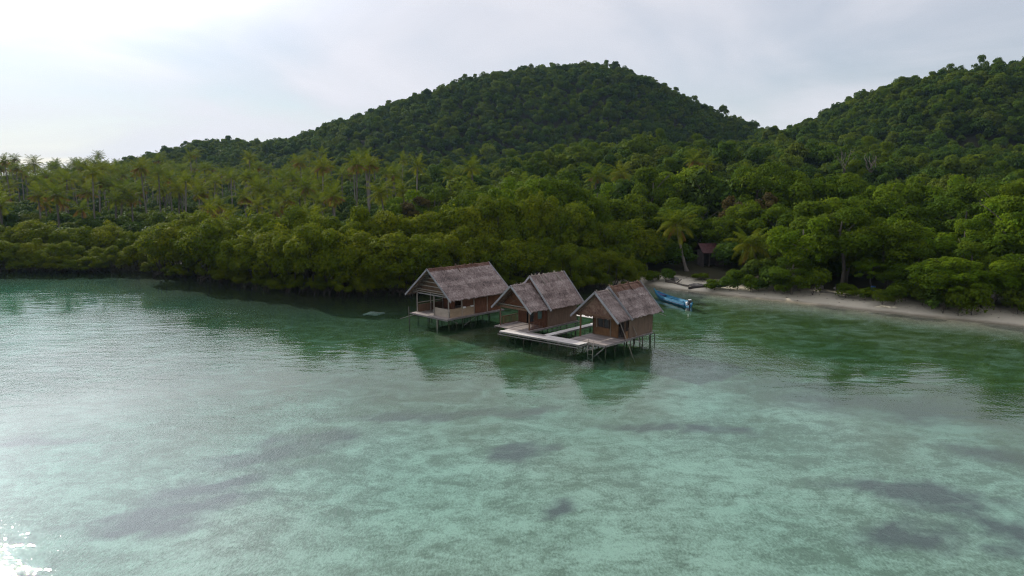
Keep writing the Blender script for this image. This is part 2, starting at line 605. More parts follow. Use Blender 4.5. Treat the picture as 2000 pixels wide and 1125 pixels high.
# dark weed beds on the sand: ellipses on the sea bed (centre px, half sizes in metres, heading)
BEDS_SHADE = []
for px, py, rx, ry, rot in [(330, 1020, 4.6, 1.1, 0.35), (440, 965, 4.0, 1.15, 0.6), (530, 905, 4.2, 1.2, 0.5), (620, 870, 3.3, 0.95, 0.35), (260, 1055, 2.6, 1.0, 0.3),
                            (760, 832, 4.5, 0.8, 0.0), (900, 826, 5.5, 1.0, 0.05), (1030, 815, 3.0, 0.9, 0.2),
                            (1010, 905, 1.5, 1.5, 0.0), (1060, 890, 1.2, 0.7, 0.0), (1240, 852, 2.6, 0.8, -0.1), (1440, 862, 2.0, 0.7, -0.2), (1330, 850, 3.0, 0.7, 0),
                            (1740, 970, 3.4, 0.8, -0.15), (1830, 990, 3.2, 1.2, -0.45), (1900, 1030, 3.0, 1.2, -0.6), (1980, 1060, 2.6, 0.9, -0.3), (1760, 1075, 2.8, 1.3, 0.1),
                            (1700, 800, 7.5, 2.4, -0.1), (1820, 820, 7.0, 2.8, -0.2), (1950, 790, 6.5, 2.2, -0.1), (1960, 910, 3.0, 1.4, -0.5), (1600, 770, 5.0, 1.6, -0.1),
                            (1990, 1105, 1.6, 0.8, 0), (1100, 1010, 1.3, 0.8, 0), 
                            (60, 880, 3.0, 0.7, 0.1)]:
    c = on_plane(px, py, -1.4)
    BEDS_SHADE.append((c.x, c.y, rx, ry, rot))


for cx, cy, rx, ry in ((-6.0, 80.0, 7.5, 5.0), (2.5, 73.0, 7.0, 4.5), (9.5, 67.5, 6.0, 4.0), (4.0, 64.5, 7.0, 2.2), (-9.0, 76.0, 5.0, 2.4)):  # hut shade painted into the bed colour as dark ellipses round the huts
    BEDS_SHADE.append((cx, cy, rx, ry, 0.1))


def bed_shade_mask(X, Y):
    """0..1 how dark the sea bed is: real weeds plus painted hut shade"""
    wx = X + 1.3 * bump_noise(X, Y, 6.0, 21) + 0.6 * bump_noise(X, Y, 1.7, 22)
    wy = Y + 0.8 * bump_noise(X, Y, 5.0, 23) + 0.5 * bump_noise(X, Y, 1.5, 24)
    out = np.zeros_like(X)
    for cx, cy, rx, ry, rot in BEDS_SHADE:
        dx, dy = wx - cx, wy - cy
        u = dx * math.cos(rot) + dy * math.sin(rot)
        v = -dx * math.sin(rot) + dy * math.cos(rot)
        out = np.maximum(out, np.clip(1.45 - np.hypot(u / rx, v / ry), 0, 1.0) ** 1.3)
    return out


def ground_material():
    m, N, L, b = new_mat("ground")
    geo = N.new("ShaderNodeNewGeometry")
    pos = geo.outputs["Position"]
    sep = N.new("ShaderNodeSeparateXYZ")
    L.new(pos, sep.inputs[0])
    z = sep.outputs[2]
    flat = mapping(N, L, pos, (1, 1, 0))
    fine = tex_noise(N, L, flat, 4.2, 6, 0.75)
    mid = tex_noise(N, L, mapping(N, L, pos, (0.8, 1.2, 0)), 0.42, 7, 0.66, 0.8)
    big = tex_noise(N, L, flat, 0.075, 4, 0.55, 0.5)
    # sand under water
    sand = mix_rgb(N, L, fine, (0.33, 0.33, 0.28), (0.45, 0.45, 0.39))
    # thin mossy growth on the sand
    tuft = tex_noise(N, L, flat, 1.15, 5, 0.65, 0.6)
    gmask = nmath(N, L, 'ADD', nmath(N, L, 'MULTIPLY', mid, 0.75), nmath(N, L, 'MULTIPLY', big, 0.45))
    gmask = nmath(N, L, 'MULTIPLY_ADD', tuft, 0.50, gmask)
    blade = tex_noise(N, L, mapping(N, L, pos, (1.0, 0.5, 0)), 9.0, 4, 0.7)
    gmask = nmath(N, L, 'ADD', gmask, nmath(N, L, 'MULTIPLY_ADD', blade, 0.65, -0.45))
    gr = N.new("ShaderNodeMapRange")
    gr.inputs["From Min"].default_value = 0.60
    gr.inputs["From Max"].default_value = 0.84
    L.new(gmask, gr.inputs["Value"])
    turf = mix_rgb(N, L, fine, (0.05, 0.062, 0.042), (0.19, 0.21, 0.15))
    bed = mix_rgb(N, L, nmath(N, L, 'MULTIPLY', gr.outputs[0], 0.9), sand, turf)
    # weeds and painted hut shade, stored on the mesh
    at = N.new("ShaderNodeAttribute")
    at.attribute_name = "weed_shade"
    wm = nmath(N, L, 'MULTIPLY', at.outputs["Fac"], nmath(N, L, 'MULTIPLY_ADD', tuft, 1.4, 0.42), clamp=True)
    weed_shade = mix_rgb(N, L, fine, (0.035, 0.035, 0.038), (0.13, 0.125, 0.12))
    bed = mix_rgb(N, L, wm, bed, weed_shade)
    # green algae flat near the shore
    at2 = N.new("ShaderNodeAttribute")
    at2.attribute_name = "algae"
    am = nmath(N, L, 'MULTIPLY', at2.outputs["Fac"], nmath(N, L, 'MULTIPLY_ADD', mid, 1.5, 0.1), clamp=True)
    algae = mix_rgb(N, L, tuft, (0.022, 0.028, 0.006), (0.10, 0.115, 0.028))
    bed = mix_rgb(N, L, am, bed, algae)
    # dry beach
    beach = mix_rgb(N, L, fine, (0.54, 0.49, 0.385), (0.76, 0.70, 0.565))
    beach = mix_rgb(N, L, nmath(N, L, 'MULTIPLY', mid, 0.5), beach, (0.42, 0.36, 0.27))
    wz = N.new("ShaderNodeMapRange")
    wz.inputs["From Min"].default_value = 0.06
    wz.inputs["From Max"].default_value = 0.26
    L.new(nmath(N, L, 'MULTIPLY_ADD', mid, 0.3, nmath(N, L, 'ADD', z, -0.1)), wz.inputs["Value"])
    beach = mix_rgb(N, L, wz.outputs[0], mix_rgb(N, L, fine, (0.17, 0.145, 0.10), (0.27, 0.235, 0.175)), beach)
    bz = N.new("ShaderNodeMapRange")
    bz.inputs["From Min"].default_value = -0.35
    bz.inputs["From Max"].default_value = 0.05
    L.new(z, bz.inputs["Value"])
    c = mix_rgb(N, L, bz.outputs[0], bed, beach)
    # forest floor
    fz = N.new("ShaderNodeMapRange")
    fz.inputs["From Min"].default_value = 0.95
    fz.inputs["From Max"].default_value = 1.25
    L.new(nmath(N, L, 'MULTIPLY_ADD', mid, 0.5, nmath(N, L, 'ADD', z, -0.25)), fz.inputs["Value"])
    floor = mix_rgb(N, L, fine, (0.022, 0.022, 0.012), (0.06, 0.055, 0.03))
    c = mix_rgb(N, L, fz.outputs[0], c, floor)
    # mud under the mangroves, widened to paint their shade into the bed
    at3 = N.new("ShaderNodeAttribute")
    at3.attribute_name = "mud_shade"
    mud_shade = mix_rgb(N, L, fine, (0.014, 0.014, 0.007), (0.045, 0.042, 0.02))
    c = mix_rgb(N, L, at3.outputs["Fac"], c, mud_shade)
    L.new(c, b.inputs["Base Color"])
    b.inputs["Roughness"].default_value = 0.95
    b.inputs["Specular IOR Level"].default_value = 0.1
    bm = N.new("ShaderNodeBump")
    bm.inputs["Strength"].default_value = 0.5
    bm.inputs["Distance"].default_value = 0.12
    L.new(fine, bm.inputs["Height"])
    L.new(bm.outputs[0], b.inputs["Normal"])
    return m


gx = graded(-1700, 1700, -70, 80, 0.75, 1.09)
gy = graded(-400, 2200, 22, 135, 0.6, 1.07)
GX, GY = np.meshgrid(gx, gy)
GZ = ground_z(GX, GY)
g_me = grid_mesh("ground", gx, gy, GZ, ground_material())
GS = shore_dist(GX, GY)


def vattr(me, name, arr):
    a = me.attributes.new(name, 'FLOAT', 'POINT')
    a.data.foreach_set("value", np.asarray(arr, np.float32).ravel())


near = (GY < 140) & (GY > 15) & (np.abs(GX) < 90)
weed_shade_v = np.zeros_like(GX)
weed_shade_v[near] = bed_shade_mask(GX[near], GY[near])
vattr(g_me, "weed_shade", weed_shade_v)
alg = np.clip((GS + 50 + 14 * np.clip((14 - GX) / 8, 0, 1) + 4 * bump_noise(GX, GY, 12.0, 81)) / 16, 0, 1) * np.clip((-GS - 2.5) / 5, 0, 1)
alg *= np.clip((GX + 75) / 35, 0.35, 1)
vattr(g_me, "algae", alg)
SHX = on_plane(1240, 556).x
vattr(g_me, "mud_shade", np.clip((GS + 34) / 24, 0, 1) * np.clip((SHX - GX) / 8, 0, 1) * (GS < 30))
ground = link_mesh("ground", g_me)
tag(ground, kind='structure')


# ------------------------------------------------------------------ water
def water_material():
    m = bpy.data.materials.new("water")
    m.use_nodes = True
    N, L = m.node_tree.nodes, m.node_tree.links
    N.clear()
    out = N.new("ShaderNodeOutputMaterial")
    geo = N.new("ShaderNodeNewGeometry")
    pos = geo.outputs["Position"]
    # longer ripples, rows lying across the view; small wind ripples crossing them
    v1 = mapping(N, L, pos, (0.34, 1.0, 0.0), (0, 0, math.radians(14)))
    w1 = tex_noise(N, L, v1, 1.0, 2, 0.45, 0.4)
    v2 = mapping(N, L, pos, (1.0, 0.45, 0.0), (0, 0, math.radians(-32)))
    w2 = tex_noise(N, L, v2, 2.6, 3, 0.55, 0.3)
    v3 = mapping(N, L, pos, (0.5, 1.0, 0.0), (0, 0, math.radians(4)))
    w3 = tex_noise(N, L, v3, 0.2, 2, 0.5, 0.2)
    # patches of calm and of wind
    patch = tex_noise(N, L, mapping(N, L, pos, (0.5, 1.0, 0.0)), 0.045, 3, 0.5, 0.5)
    pr = N.new("ShaderNodeMapRange")
    pr.inputs["From Min"].default_value = 0.38
    pr.inputs["From Max"].default_value = 0.62
    pr.inputs["To Min"].default_value = 0.05
    pr.inputs["To Max"].default_value = 1.3
    L.new(patch, pr.inputs["Value"])
    v4 = mapping(N, L, pos, (1.0, 0.55, 0.0), (0, 0, math.radians(-38)))
    w4 = tex_noise(N, L, v4, 6.5, 2, 0.5, 0.2)
    h = nmath(N, L, 'MULTIPLY', w1, 0.026)
    h = nmath(N, L, 'MULTIPLY_ADD', nmath(N, L, 'MULTIPLY', w4, pr.outputs[0]), 0.015, h)
    h = nmath(N, L, 'MULTIPLY_ADD', nmath(N, L, 'MULTIPLY', w2, pr.outputs[0]), 0.022, h)
    h = nmath(N, L, 'MULTIPLY_ADD', w3, 0.03, h)
    bm = N.new("ShaderNodeBump")
    bm.inputs["Strength"].default_value = 1.0
    bm.inputs["Distance"].default_value = 1.0
    L.new(h, bm.inputs["Height"])
    fr = N.new("ShaderNodeFresnel")
    fr.inputs["IOR"].default_value = 1.62
    L.new(bm.outputs[0], fr.inputs["Normal"])
    gl = N.new("ShaderNodeBsdfGlossy")
    gl.inputs["Roughness"].default_value = 0.03
    L.new(bm.outputs[0], gl.inputs["Normal"])
    tr = N.new("ShaderNodeBsdfTransparent")
    tr.inputs["Color"].default_value = (0.97, 0.99, 0.98, 1)
    mx = N.new("ShaderNodeMixShader")
    L.new(nmath(N, L, 'MULTIPLY', fr.outputs[0], nmath(N, L, 'SUBTRACT', 1.0, geo.outputs["Backfacing"])), mx.inputs[0])
    L.new(tr.outputs[0], mx.inputs[1])
    L.new(gl.outputs[0], mx.inputs[2])
    L.new(mx.outputs[0], out.inputs["Surface"])
    va = N.new("ShaderNodeVolumeAbsorption")
    va.inputs["Color"].default_value = (0.08, 0.82, 0.70, 1)
    va.inputs["Density"].default_value = 0.225
    L.new(va.outputs[0], out.inputs["Volume"])
    return m


wb = MB()
wb.box((-1650, -380, -3.2), (1650, 900, 0.0))
water = wb.build("water", water_material())
tag(water, kind='structure')

# ------------------------------------------------------------------ haze: one closed box of thin pale air
HAZE = 0.000055
hm = bpy.data.materials.new("haze")
hm.use_nodes = True
hm.node_tree.nodes.clear()
h_out = hm.node_tree.nodes.new("ShaderNodeOutputMaterial")
h_v = hm.node_tree.nodes.new("ShaderNodeVolumePrincipled")
h_v.inputs["Color"].default_value = (0.50, 0.76, 1.0, 1)
h_v.inputs["Density"].default_value = HAZE
h_v.inputs["Anisotropy"].default_value = 0.25
hm.node_tree.links.new(h_v.outputs[0], h_out.inputs["Volume"])
if HAZE > 0:
    hb = MB()
    zmax = float(GZ.max()) + 30
    hb.box((gx[0] - 20, gy[0] - 20, -4.4), (gx[-1] + 20, gy[-1] + 20, zmax))
    haze = hb.build("haze", hm)
    tag(haze, kind='stuff')
# ------------------------------------------------------------------ the three stilt huts
HUT_RZ = math.radians(46.2)
HA = Vector((-11.163, 79.623, 0))
HB = Vector((-1.22, 72.115, 0))
HC = Vector((6.789, 66.687, 0))
AX = Vector((math.cos(HUT_RZ), math.sin(HUT_RZ), 0))
GXV = Vector((math.sin(HUT_RZ), -math.cos(HUT_RZ), 0))


def L3(x, g, z):
    """hut frame: x along the ridge away from the camera, g towards the right-hand eave, z above the water"""
    return Vector((x, -g, z))


def rj(a):
    return random.uniform(-a, a)


def stilt(root, x, g, z1, z0=-1.15, r=0.055):
    mb = MB()
    mb.tube([L3(x + rj(.06), g + rj(.06), z0), L3(x + rj(.03), g + rj(.03), (z0 + z1) / 2), L3(x, g, z1)], [r * 1.1, r, r * .95], 7)
    return mb.build("stilt", M['stilt'], root, True)


def post(root, x, g, z0, z1, w=0.10, mat='pole', name="post"):
    mb = MB()
    mb.bar(L3(x, g, z0), L3(x + rj(.02), g + rj(.02), z1), w, w, (1, 0, 0))
    return mb.build(name, M[mat], root)


def deck(root, x0, x1, g0, g1, z, mat, pw=0.21, under=True, skew=0.0, name="deck"):
    """floor of planks lying across, on two long joists"""
    fr = MB()
    n = max(2, int((g1 - g0) / 1.3) + 1)
    for i in range(n):
        g = g0 + 0.12 + (g1 - g0 - 0.24) * i / (n - 1)
        fr.bar(L3(x0 + .03, g, z - .12), L3(x1 - .03, g, z - .12), 0.09, 0.13)
    fo = fr.build(name + "_frame", M['grey_wood'], root)
    x = x0
    while x < x1 - 0.05:
        w = min(pw * random.uniform(.9, 1.1), x1 - x)
        mb = MB()
        e0, e1 = rj(.06), rj(.06)
        zt = z + rj(.006)
        lo = L3(x + .008, g1 + e1, zt - .04)
        hi = L3(x + w - .008, g0 + e0, zt)
        mb.box((lo.x, lo.y, lo.z), (hi.x, hi.y, hi.z))
        mb.build("plank", M[mat], fo)
        x += w
    return fo


def board_wall(root, p, q, z0, z1, mat, bw=0.16, name="wall", thick=0.03, battens=(), zq=None):
    """upright boards from p to q (x, g), joined; boards 3-4 px wide each"""
    mb = MB()
    p, q = Vector((p[0], p[1], 0)), Vector((q[0], q[1], 0))
    ln = (q - p).length
    d = (q - p) / ln
    nrm = Vector((-d.y, d.x, 0))
    t = 0.0
    while t < ln - 0.02:
        w = min(bw * random.uniform(.85, 1.15), ln - t)
        a = p + d * (t + .005)
        b = p + d * (t + w - .005)
        o = nrm * rj(.008)
        za = z0 + rj(.015)
        c = (a + b) / 2 + o
        mb.bar(L3(c.x, c.y, za), L3(c.x, c.y, z1), (b - a).length, thick, tuple(L3(nrm.x, nrm.y, 0)))
        t += w
    for zb in battens:
        for s in (-1, 1):
            a, b = p + nrm * s * (thick / 2 + .018), q + nrm * s * (thick / 2 + .018)
            mb.bar(L3(a.x, a.y, zb), L3(b.x, b.y, zb), .025, .06)
    return mb.build(name, M[mat], root, kind='stuff')


def railing(root, p, q, z0, z1, mat='red_wood', step=0.17, name="railing"):
    p, q = Vector((p[0], p[1], 0)), Vector((q[0], q[1], 0))
    ln = (q - p).length
    mb = MB()
    mb.bar(L3(p.x, p.y, z1), L3(q.x, q.y, z1), .06, .07)
    mb.bar(L3(p.x, p.y, z0 + .1), L3(q.x, q.y, z0 + .1), .05, .06)
    r = mb.build(name, M[mat], root)
    n = int(ln / step)
    for i in range(1, n):
        c = p + (q - p) * (i / n)
        b = MB()
        b.bar(L3(c.x, c.y, z0 + .132), L3(c.x, c.y, z1 - .037), .055, .03, (1, 0, 0))
        b.build("baluster", M[mat], r)
    return r


def thatch_roof(root, x0, x1, gl, gr, zl, zr, ga, za, nc=13, front_board=True, cap='thatch_brown', cap_rows=1, sticks=(), stick_mat='brown_wood', back_board=True):
    """gable roof of thatch courses; gl/gr eaves, ga ridge"""
    fr = MB()
    # rafters and battens
    nx = max(3, int((x1 - x0) / 1.3))
    for (ge, ze) in ((gl, zl), (gr, zr)):
        for i in range(nx + 1):
            x = x0 + .12 + (x1 - x0 - .24) * i / nx
            fr.bar(L3(x, ge * .98 + ga * .02, ze - .09), L3(x, ga, za - .12), .05, .08)
        for k in range(5):
            t = .04 + .22 * k
            fr.bar(L3(x0 + .02, ge + (ga - ge) * t, ze + (za - ze) * t - .05), L3(x1 - .02, ge + (ga - ge) * t, ze + (za - ze) * t - .05), .05, .04)
    fr.bar(L3(x0 + .02, ga, za - .2), L3(x1 - .02, ga, za - .2), .08, .1)
    roof = fr.build("roof", M['brown_wood'], root)
    for (ge, ze, side) in ((gl, zl, -1), (gr, zr, 1)):
        e0, e1 = L3(x0, ge, ze), L3(x1, ge, ze)
        vdir = (L3(x0, ga, za) - e0)
        vl = vdir.length
        vdir /= vl
        nrm = Vector((1, 0, 0)).cross(vdir)
        if nrm.z < 0:
            nrm = -nrm
        st = vl / nc
        for k in range(nc):
            n = max(8, int((x1 - x0) / 0.11))
            vs, fs = [], []
            vlow = k * st
            top = min(vl, vlow + st * 1.75)
            wob = rj(.04)
            for i in range(n + 1):
                u = x0 + (x1 - x0) * i / n
                edge = 0.03 if i in (0, n) else 0.055
                dv = rj(edge) + wob * math.sin(i * .21 + k) - (random.random() ** 4) * .11
                if k == 0:
                    dv -= random.random() ** 2 * .09
                h = .075 + rj(.028)
                b = L3(u + rj(.03 if 0 < i < n else .05), ge, ze)
                vs += [b + vdir * (vlow + dv) + nrm * (.0 if k else -.02), b + vdir * (vlow + dv + .02) + nrm * h,
                       b + vdir * (vlow + st * .85) + nrm * (.058 + rj(.02)), b + vdir * top + nrm * .012]
            for i in range(n):
                for j in range(3):
                    a = i * 4 + j
                    q = (a, a + 4, a + 5, a + 1)
                    fs.append(q if side > 0 else q[::-1])
            # stray straws standing off the course
            for s in range(int((x1 - x0) * 3.2)):
                u = random.uniform(x0, x1)
                w = random.uniform(.012, .03)
                ln = random.uniform(.15, .5)
                an = rj(.7)
                b = L3(u, ge, ze) + vdir * (vlow + random.uniform(0, st)) + nrm * random.uniform(.07, .10)
                dd = vdir * math.cos(an) * ln + Vector((math.sin(an) * ln, 0, 0)) + nrm * random.uniform(-.01, .05)
                sd = Vector((w, 0, 0))
                i0 = len(vs)
                vs += [b, b + sd, b + sd + dd, b + dd]
                fs.append((i0, i0 + 1, i0 + 2, i0 + 3))
            mb = MB()
            mb.add(vs, fs)
            mat = cap if k >= nc - cap_rows else 'thatch'
            mb.build("thatch_course", M[mat], roof)
        # barge boards along the gable edges
        for on, xb in ((front_board, x0 - .03), (back_board, x1 + .03)):
            if on:
                mb = MB()
                a = L3(xb, ge, ze) - vdir * .22 + nrm * .06
                b = L3(xb, ga, za) + vdir * .12 + nrm * .06
                mb.bar(a, b, .05, .20, tuple(nrm))
                mb.build("barge_board", M['board'], roof)
        # sticks that weigh the ridge down
        for (xs, ln, sd, wid) in sticks:
            if sd == side or sd == 0:
                mb = MB()
                b = L3(xs + rj(.04), ga, za) + vdir * random.uniform(.15, .32) + nrm * .16
                mb.tube([b, b - vdir * ln + nrm * .0 + Vector((rj(.12), 0, 0))], wid, 5)
                mb.build("ridge_stick", M[stick_mat], roof, True)
    # ridge roll
    mb = MB()
    pts, rad = [], []
    n = int((x1 - x0) / .3)
    for i in range(n + 1):
        pts.append(L3(x0 + (x1 - x0) * i / n, ga + rj(.02), za + .05 + rj(.025)))
        rad.append(.10 + rj(.02))
    mb.tube(pts, rad, 7)
    mb.build("ridge_roll", M[cap], roof)
    return roof


# ---- hut A: the big open-sided one
hutA = empty("stilt_hut", HA, HUT_RZ)
tag(hutA, "largest thatched stilt hut with open sides, half-height panels and slatted gable", "hut", "thatched huts on stilts over the shallow water")
for x in (0.05, 2.1, 4.1, 6.2, 8.2):
    for g in (0.05, 1.9, 3.75, 5.6):
        stilt(hutA, x, g, .82)
for x, g, z in ((1.0, 5.75, .8), (3.2, 5.7, .8), (-.3, 2.6, .85), (5.2, 5.7, .8)):
    stilt(hutA, x, g, z, r=.045)
deck(hutA, -.65, 8.45, -.35, 5.95, 1.0, 'deck')
mb = MB()
mb.bar(L3(-.72, -.5, .9), L3(-.74, 6.3, .88), .06, .12)
mb.bar(L3(-.7, 6.02, .88), L3(8.5, 6.0, .9), .06, .12)
mb.bar(L3(2.2, 5.7, -.1), L3(4.4, 5.7, .8), .05, .05)
mb.bar(L3(1.2, 5.8, .25), L3(.2, 5.75, .8), .05, .05)
mb.build("edge_beam", M['grey_wood'], hutA)
for x, g, z in ((0, 0, 3.5), (-.03, 3.12, 3.4), (.05, 5.55, 3.35), (3.9, 5.6, 3.35), (8.2, 5.6, 3.35), (3.9, .03, 3.4), (8.2, .03, 3.4), (2.0, 5.6, 3.3), (6.0, 5.6, 3.3), (2., .03, 3.35)):
    post(hutA, x, g, 1.0, z, .10, 'pole')
for x in (0, 4, 8.1):
    mb = MB()
    mb.bar(L3(x, -.75, 3.36), L3(x, 6.45, 3.36), .09, .13)
    mb.build("tie_beam", M['grey_wood' if x == 0 else 'brown_wood'], hutA)
for g in (.05, 5.6):
    mb = MB()
    mb.bar(L3(-.5, g, 3.34), L3(8.7, g, 3.34), .09, .10)
    mb.build("wall_plate", M['brown_wood'], hutA)
for z, hw in ((3.62, 3.1), (3.86, 2.85), (4.35, 2.3), (4.82, 1.7), (5.25, 1.1)):
    mb = MB()
    mb.bar(L3(-.02, 2.85 - hw, z), L3(-.02, 2.85 + hw, z + rj(.05)), .06, .085)
    mb.build("gable_slat", M['pole'], hutA)
mb = MB()
mb.add([L3(.55, -.4, 3.42), L3(.55, 6.1, 3.42), L3(.55, 2.85, 6.05), L3(.6, -.4, 3.42), L3(.6, 6.1, 3.42), L3(.6, 2.85, 6.05)],
       [(0, 1, 2), (5, 4, 3), (0, 3, 4, 1), (1, 4, 5, 2), (2, 5, 3, 0)])
mb.build("gable_wall", M['brown_wood'], hutA)
board_wall(hutA, (.06, 3.2), (.06, 5.48), 1.0, 1.98, 'plywood', .76, "front_panel", .035)
for a, b in ((.15, 1.97), (2.03, 3.84)):
    board_wall(hutA, (a, 5.62), (b, 5.62), .98, 2.0, 'tan_panel', .92, "side_panel", .035)
    board_wall(hutA, (a, .02), (b, .02), 1.0, 1.9, 'brown_wood', .3, "side_panel", .035)
mb = MB()
mb.bar(L3(.02, .0, 2.12), L3(3.9, .0, 2.12), .06, .07)
mb.build("hand_rail", M['pole'], hutA)
board_wall(hutA, (3.95, 5.62), (8.2, 5.62), .95, 3.3, 'red_wood', .2, "side_wall", .03, (1.9,))
board_wall(hutA, (3.95, .02), (8.2, .02), .95, 3.3, 'brown_wood', .25, "side_wall", .03)
board_wall(hutA, (8.2, .1), (8.2, 5.55), .95, 3.3, 'brown_wood', .25, "end_wall", .03)
board_wall(hutA, (4.0, .1), (4.0, 2.2), .95, 3.3, 'red_wood', .22, "inner_wall", .03)
board_wall(hutA, (4.0, 3.2), (4.0, 5.5), .95, 3.3, 'red_wood', .22, "inner_wall", .03)
thatch_roof(hutA, -.75, 9.0, -1.05, 6.7, 3.14, 3.14, 2.85, 6.3, 14, cap_rows=1,
            sticks=[(1.4, .9, 0, .035), (3.6, 1.3, 0, .04), (5.0, .5, 0, .035), (5.9, .45, 0, .035), (6.7, .4, 0, .03)])


def drape(name, label, cat, x, g, z, w, drop, mat, grp=None):
    """white sheet over the low wall: hung cloth, also the stand-in for a bright gap"""
    vs, fs, n = [], [], 7
    for i in range(n + 1):
        u = i / n - .5
        for (dg, dz) in ((-.07, -drop * .6), (-.05, .0), (0, .05), (.05, .0), (.08 + .03 * math.sin(i * 2), -drop * (1 + .1 * math.sin(i * 3)))):
            vs.append(L3(u * w, dg + .012 * math.sin(i * 1.7), dz))
    for i in range(n):
        for j in range(4):
            a = i * 5 + j
            fs.append((a, a + 1, a + 6, a + 5))
    mb = MB()
    mb.add(vs, fs)
    o = mb.build(name, M[mat], None, True)
    sm = o.modifiers.new("thickness", 'SOLIDIFY')
    sm.thickness = .02
    o.location = HA + AX * x + GXV * g + Vector((0, 0, z))
    o.rotation_euler = (0, 0, HUT_RZ)
    tag(o, label, cat, grp)
    return o


drape("cloth_or_gap", "small white cloth over the tan side panel, nearer the hut's front corner", "cloth", 2.35, 5.62, 2.02, .42, .16, 'cloth_gap_white')
drape("cloth_or_gap", "larger white sheet standing in for the bright gap beside the red wall of the biggest hut", "cloth", 3.55, 5.62, 2.02, .5, .12, 'cloth_gap_white')  # bright gap by the wall, drawn as an added white sheet

# ---- hut B: the middle one with the porch and stepped roof
hutB = empty("stilt_hut", HB, HUT_RZ)
tag(hutB, "middle thatched stilt hut with red porch railings and two-step roof", "hut", "thatched huts on stilts over the shallow water")
for x in (-.3, 1.3, 2.8, 4.4, 6.0, 7.55):
    for g in (0.05, 2.1, 4.2):
        stilt(hutB, x, g, .82)
deck(hutB, -.72, 7.75, -.35, 4.42, 1.0, 'deck')
mb = MB()
mb.bar(L3(-.4, 4.5, .9), L3(7.9, 4.5, .9), .06, .11)
mb.bar(L3(2.6, 4.62, .62), L3(8.2, 4.62, .66), .05, .06)
mb.build("edge_beam", M['grey_wood'], hutB)
for x, g, z in ((0, 0, 3.25), (.05, 4.1, 3.25), (2.75, .05, 3.3), (2.75, 4.22, 3.25), (7.6, .05, 3.2), (7.6, 4.22, 3.2)):
    post(hutB, x, g, 1.0, z, .11, 'brown_wood')
for z, hw, mt, h in ((3.36, 2.45, 'pole', .09), (3.1, 2.35, 'brown_wood', .24)):
    mb = MB()
    mb.bar(L3(-.05 if h < .2 else .02, 2.1 - hw, z), L3(-.05 if h < .2 else .02, 2.1 + hw, z), .05, h)
    mb.build("tie_beam", M[mt], hutB)
for a, b in (((1.05, 4.45), (3.2, 3.42)), ((3.15, 4.45), (1.2, 3.42)), ((.2, 3.42), (2.05, 5.15)), ((4.0, 3.42), (2.15, 5.15))):
    mb = MB()
    mb.bar(L3(-.1 + rj(.015), a[0], a[1]), L3(-.1 + rj(.015), b[0], b[1]), .04, .07, (1, 0, 0))
    mb.build("gable_brace", M['brown_wood'], hutB)
mb = MB()
mb.add([L3(.5, -.1, 3.3), L3(.5, 4.3, 3.3), L3(.5, 2.1, 5.15), L3(.54, -.1, 3.3), L3(.54, 4.3, 3.3), L3(.54, 2.1, 5.15)],
       [(0, 1, 2), (5, 4, 3), (0, 3, 4, 1), (1, 4, 5, 2), (2, 5, 3, 0)])
mb.build("gable_wall", M['red_wood'], hutB)
mb = MB()
mb.add([L3(2.5, -.2, 3.2), L3(2.5, 4.4, 3.2), L3(2.5, 2.1, 5.9), L3(2.55, -.2, 3.2), L3(2.55, 4.4, 3.2), L3(2.55, 2.1, 5.9)],
       [(0, 1, 2), (5, 4, 3), (0, 3, 4, 1), (1, 4, 5, 2), (2, 5, 3, 0)])
mb.build("upper_gable_wall", M['thatch_brown'], hutB)
railing(hutB, (.06, .03), (2.65, .05), 1.0, 1.92)
railing(hutB, (.1, 4.14), (2.62, 4.2), .98, 1.82)
board_wall(hutB, (2.78, .1), (2.78, 1.25), 1.0, 3.25, 'red_wood', .2, "front_wall", .035)
board_wall(hutB, (2.78, 2.35), (2.78, 4.15), 1.0, 3.25, 'red_wood', .2, "front_wall", .035)
mb = MB()
mb.box((2.84, -2.36, 1.0), (2.9, -1.24, 3.2))
mb.build("doorway", M['window_dark'], hutB)
mb = MB()
for g in (1.24, 2.34):
    mb.bar(L3(2.74, g, 1.0), L3(2.74, g, 3.0), .07, .05, (1, 0, 0))
mb.bar(L3(2.74, 1.2, 3.02), L3(2.74, 2.38, 3.02), .05, .07)
mb.build("door_frame", M['brown_wood'], hutB)
# side of the porch: posts, a curtain, a narrow red wall
post(hutB, 2.2, 4.2, 1.0, 3.2, .09, 'red_wood')
board_wall(hutB, (2.25, 4.2), (2.72, 4.2), .98, 3.2, 'red_wood', .16, "side_wall", .03)
mb = MB()
vs, fs = [], []
for i in range(13):
    for z in (2.0, 2.6, 3.15):
        vs.append(L3(1.35 + i * .055 + (0 if z > 2.5 else rj(.01)), 4.12 + .035 * math.sin(i * 1.9), z))
for i in range(12):
    for j in range(2):
        a = i * 3 + j
        fs.append((a, a + 3, a + 4, a + 1))
mb.add(vs, fs)
o = mb.build("curtain", M['curtain'], hutB, True)
o.modifiers.new("thickness", 'SOLIDIFY').thickness = .012
board_wall(hutB, (2.8, 4.26), (7.6, 4.26), .97, 3.15, 'bamboo_wall', .15, "side_wall", .03, (1.15, 2.1, 2.95))
board_wall(hutB, (2.8, .02), (7.6, .02), .97, 3.15, 'bamboo_wall', .2, "side_wall", .03)
board_wall(hutB, (7.62, .1), (7.62, 4.2), .97, 3.15, 'bamboo_wall', .2, "end_wall", .03)
thatch_roof(hutB, -.62, 2.42, -.55, 4.75, 3.02, 3.02, 2.1, 5.42, 11, cap='thatch', sticks=[(.0, .35, 0, .03), (.35, .3, 0, .03), (.9, .75, 0, .03), (1.3, .5, 0, .035)],
            stick_mat='pole', back_board=False)
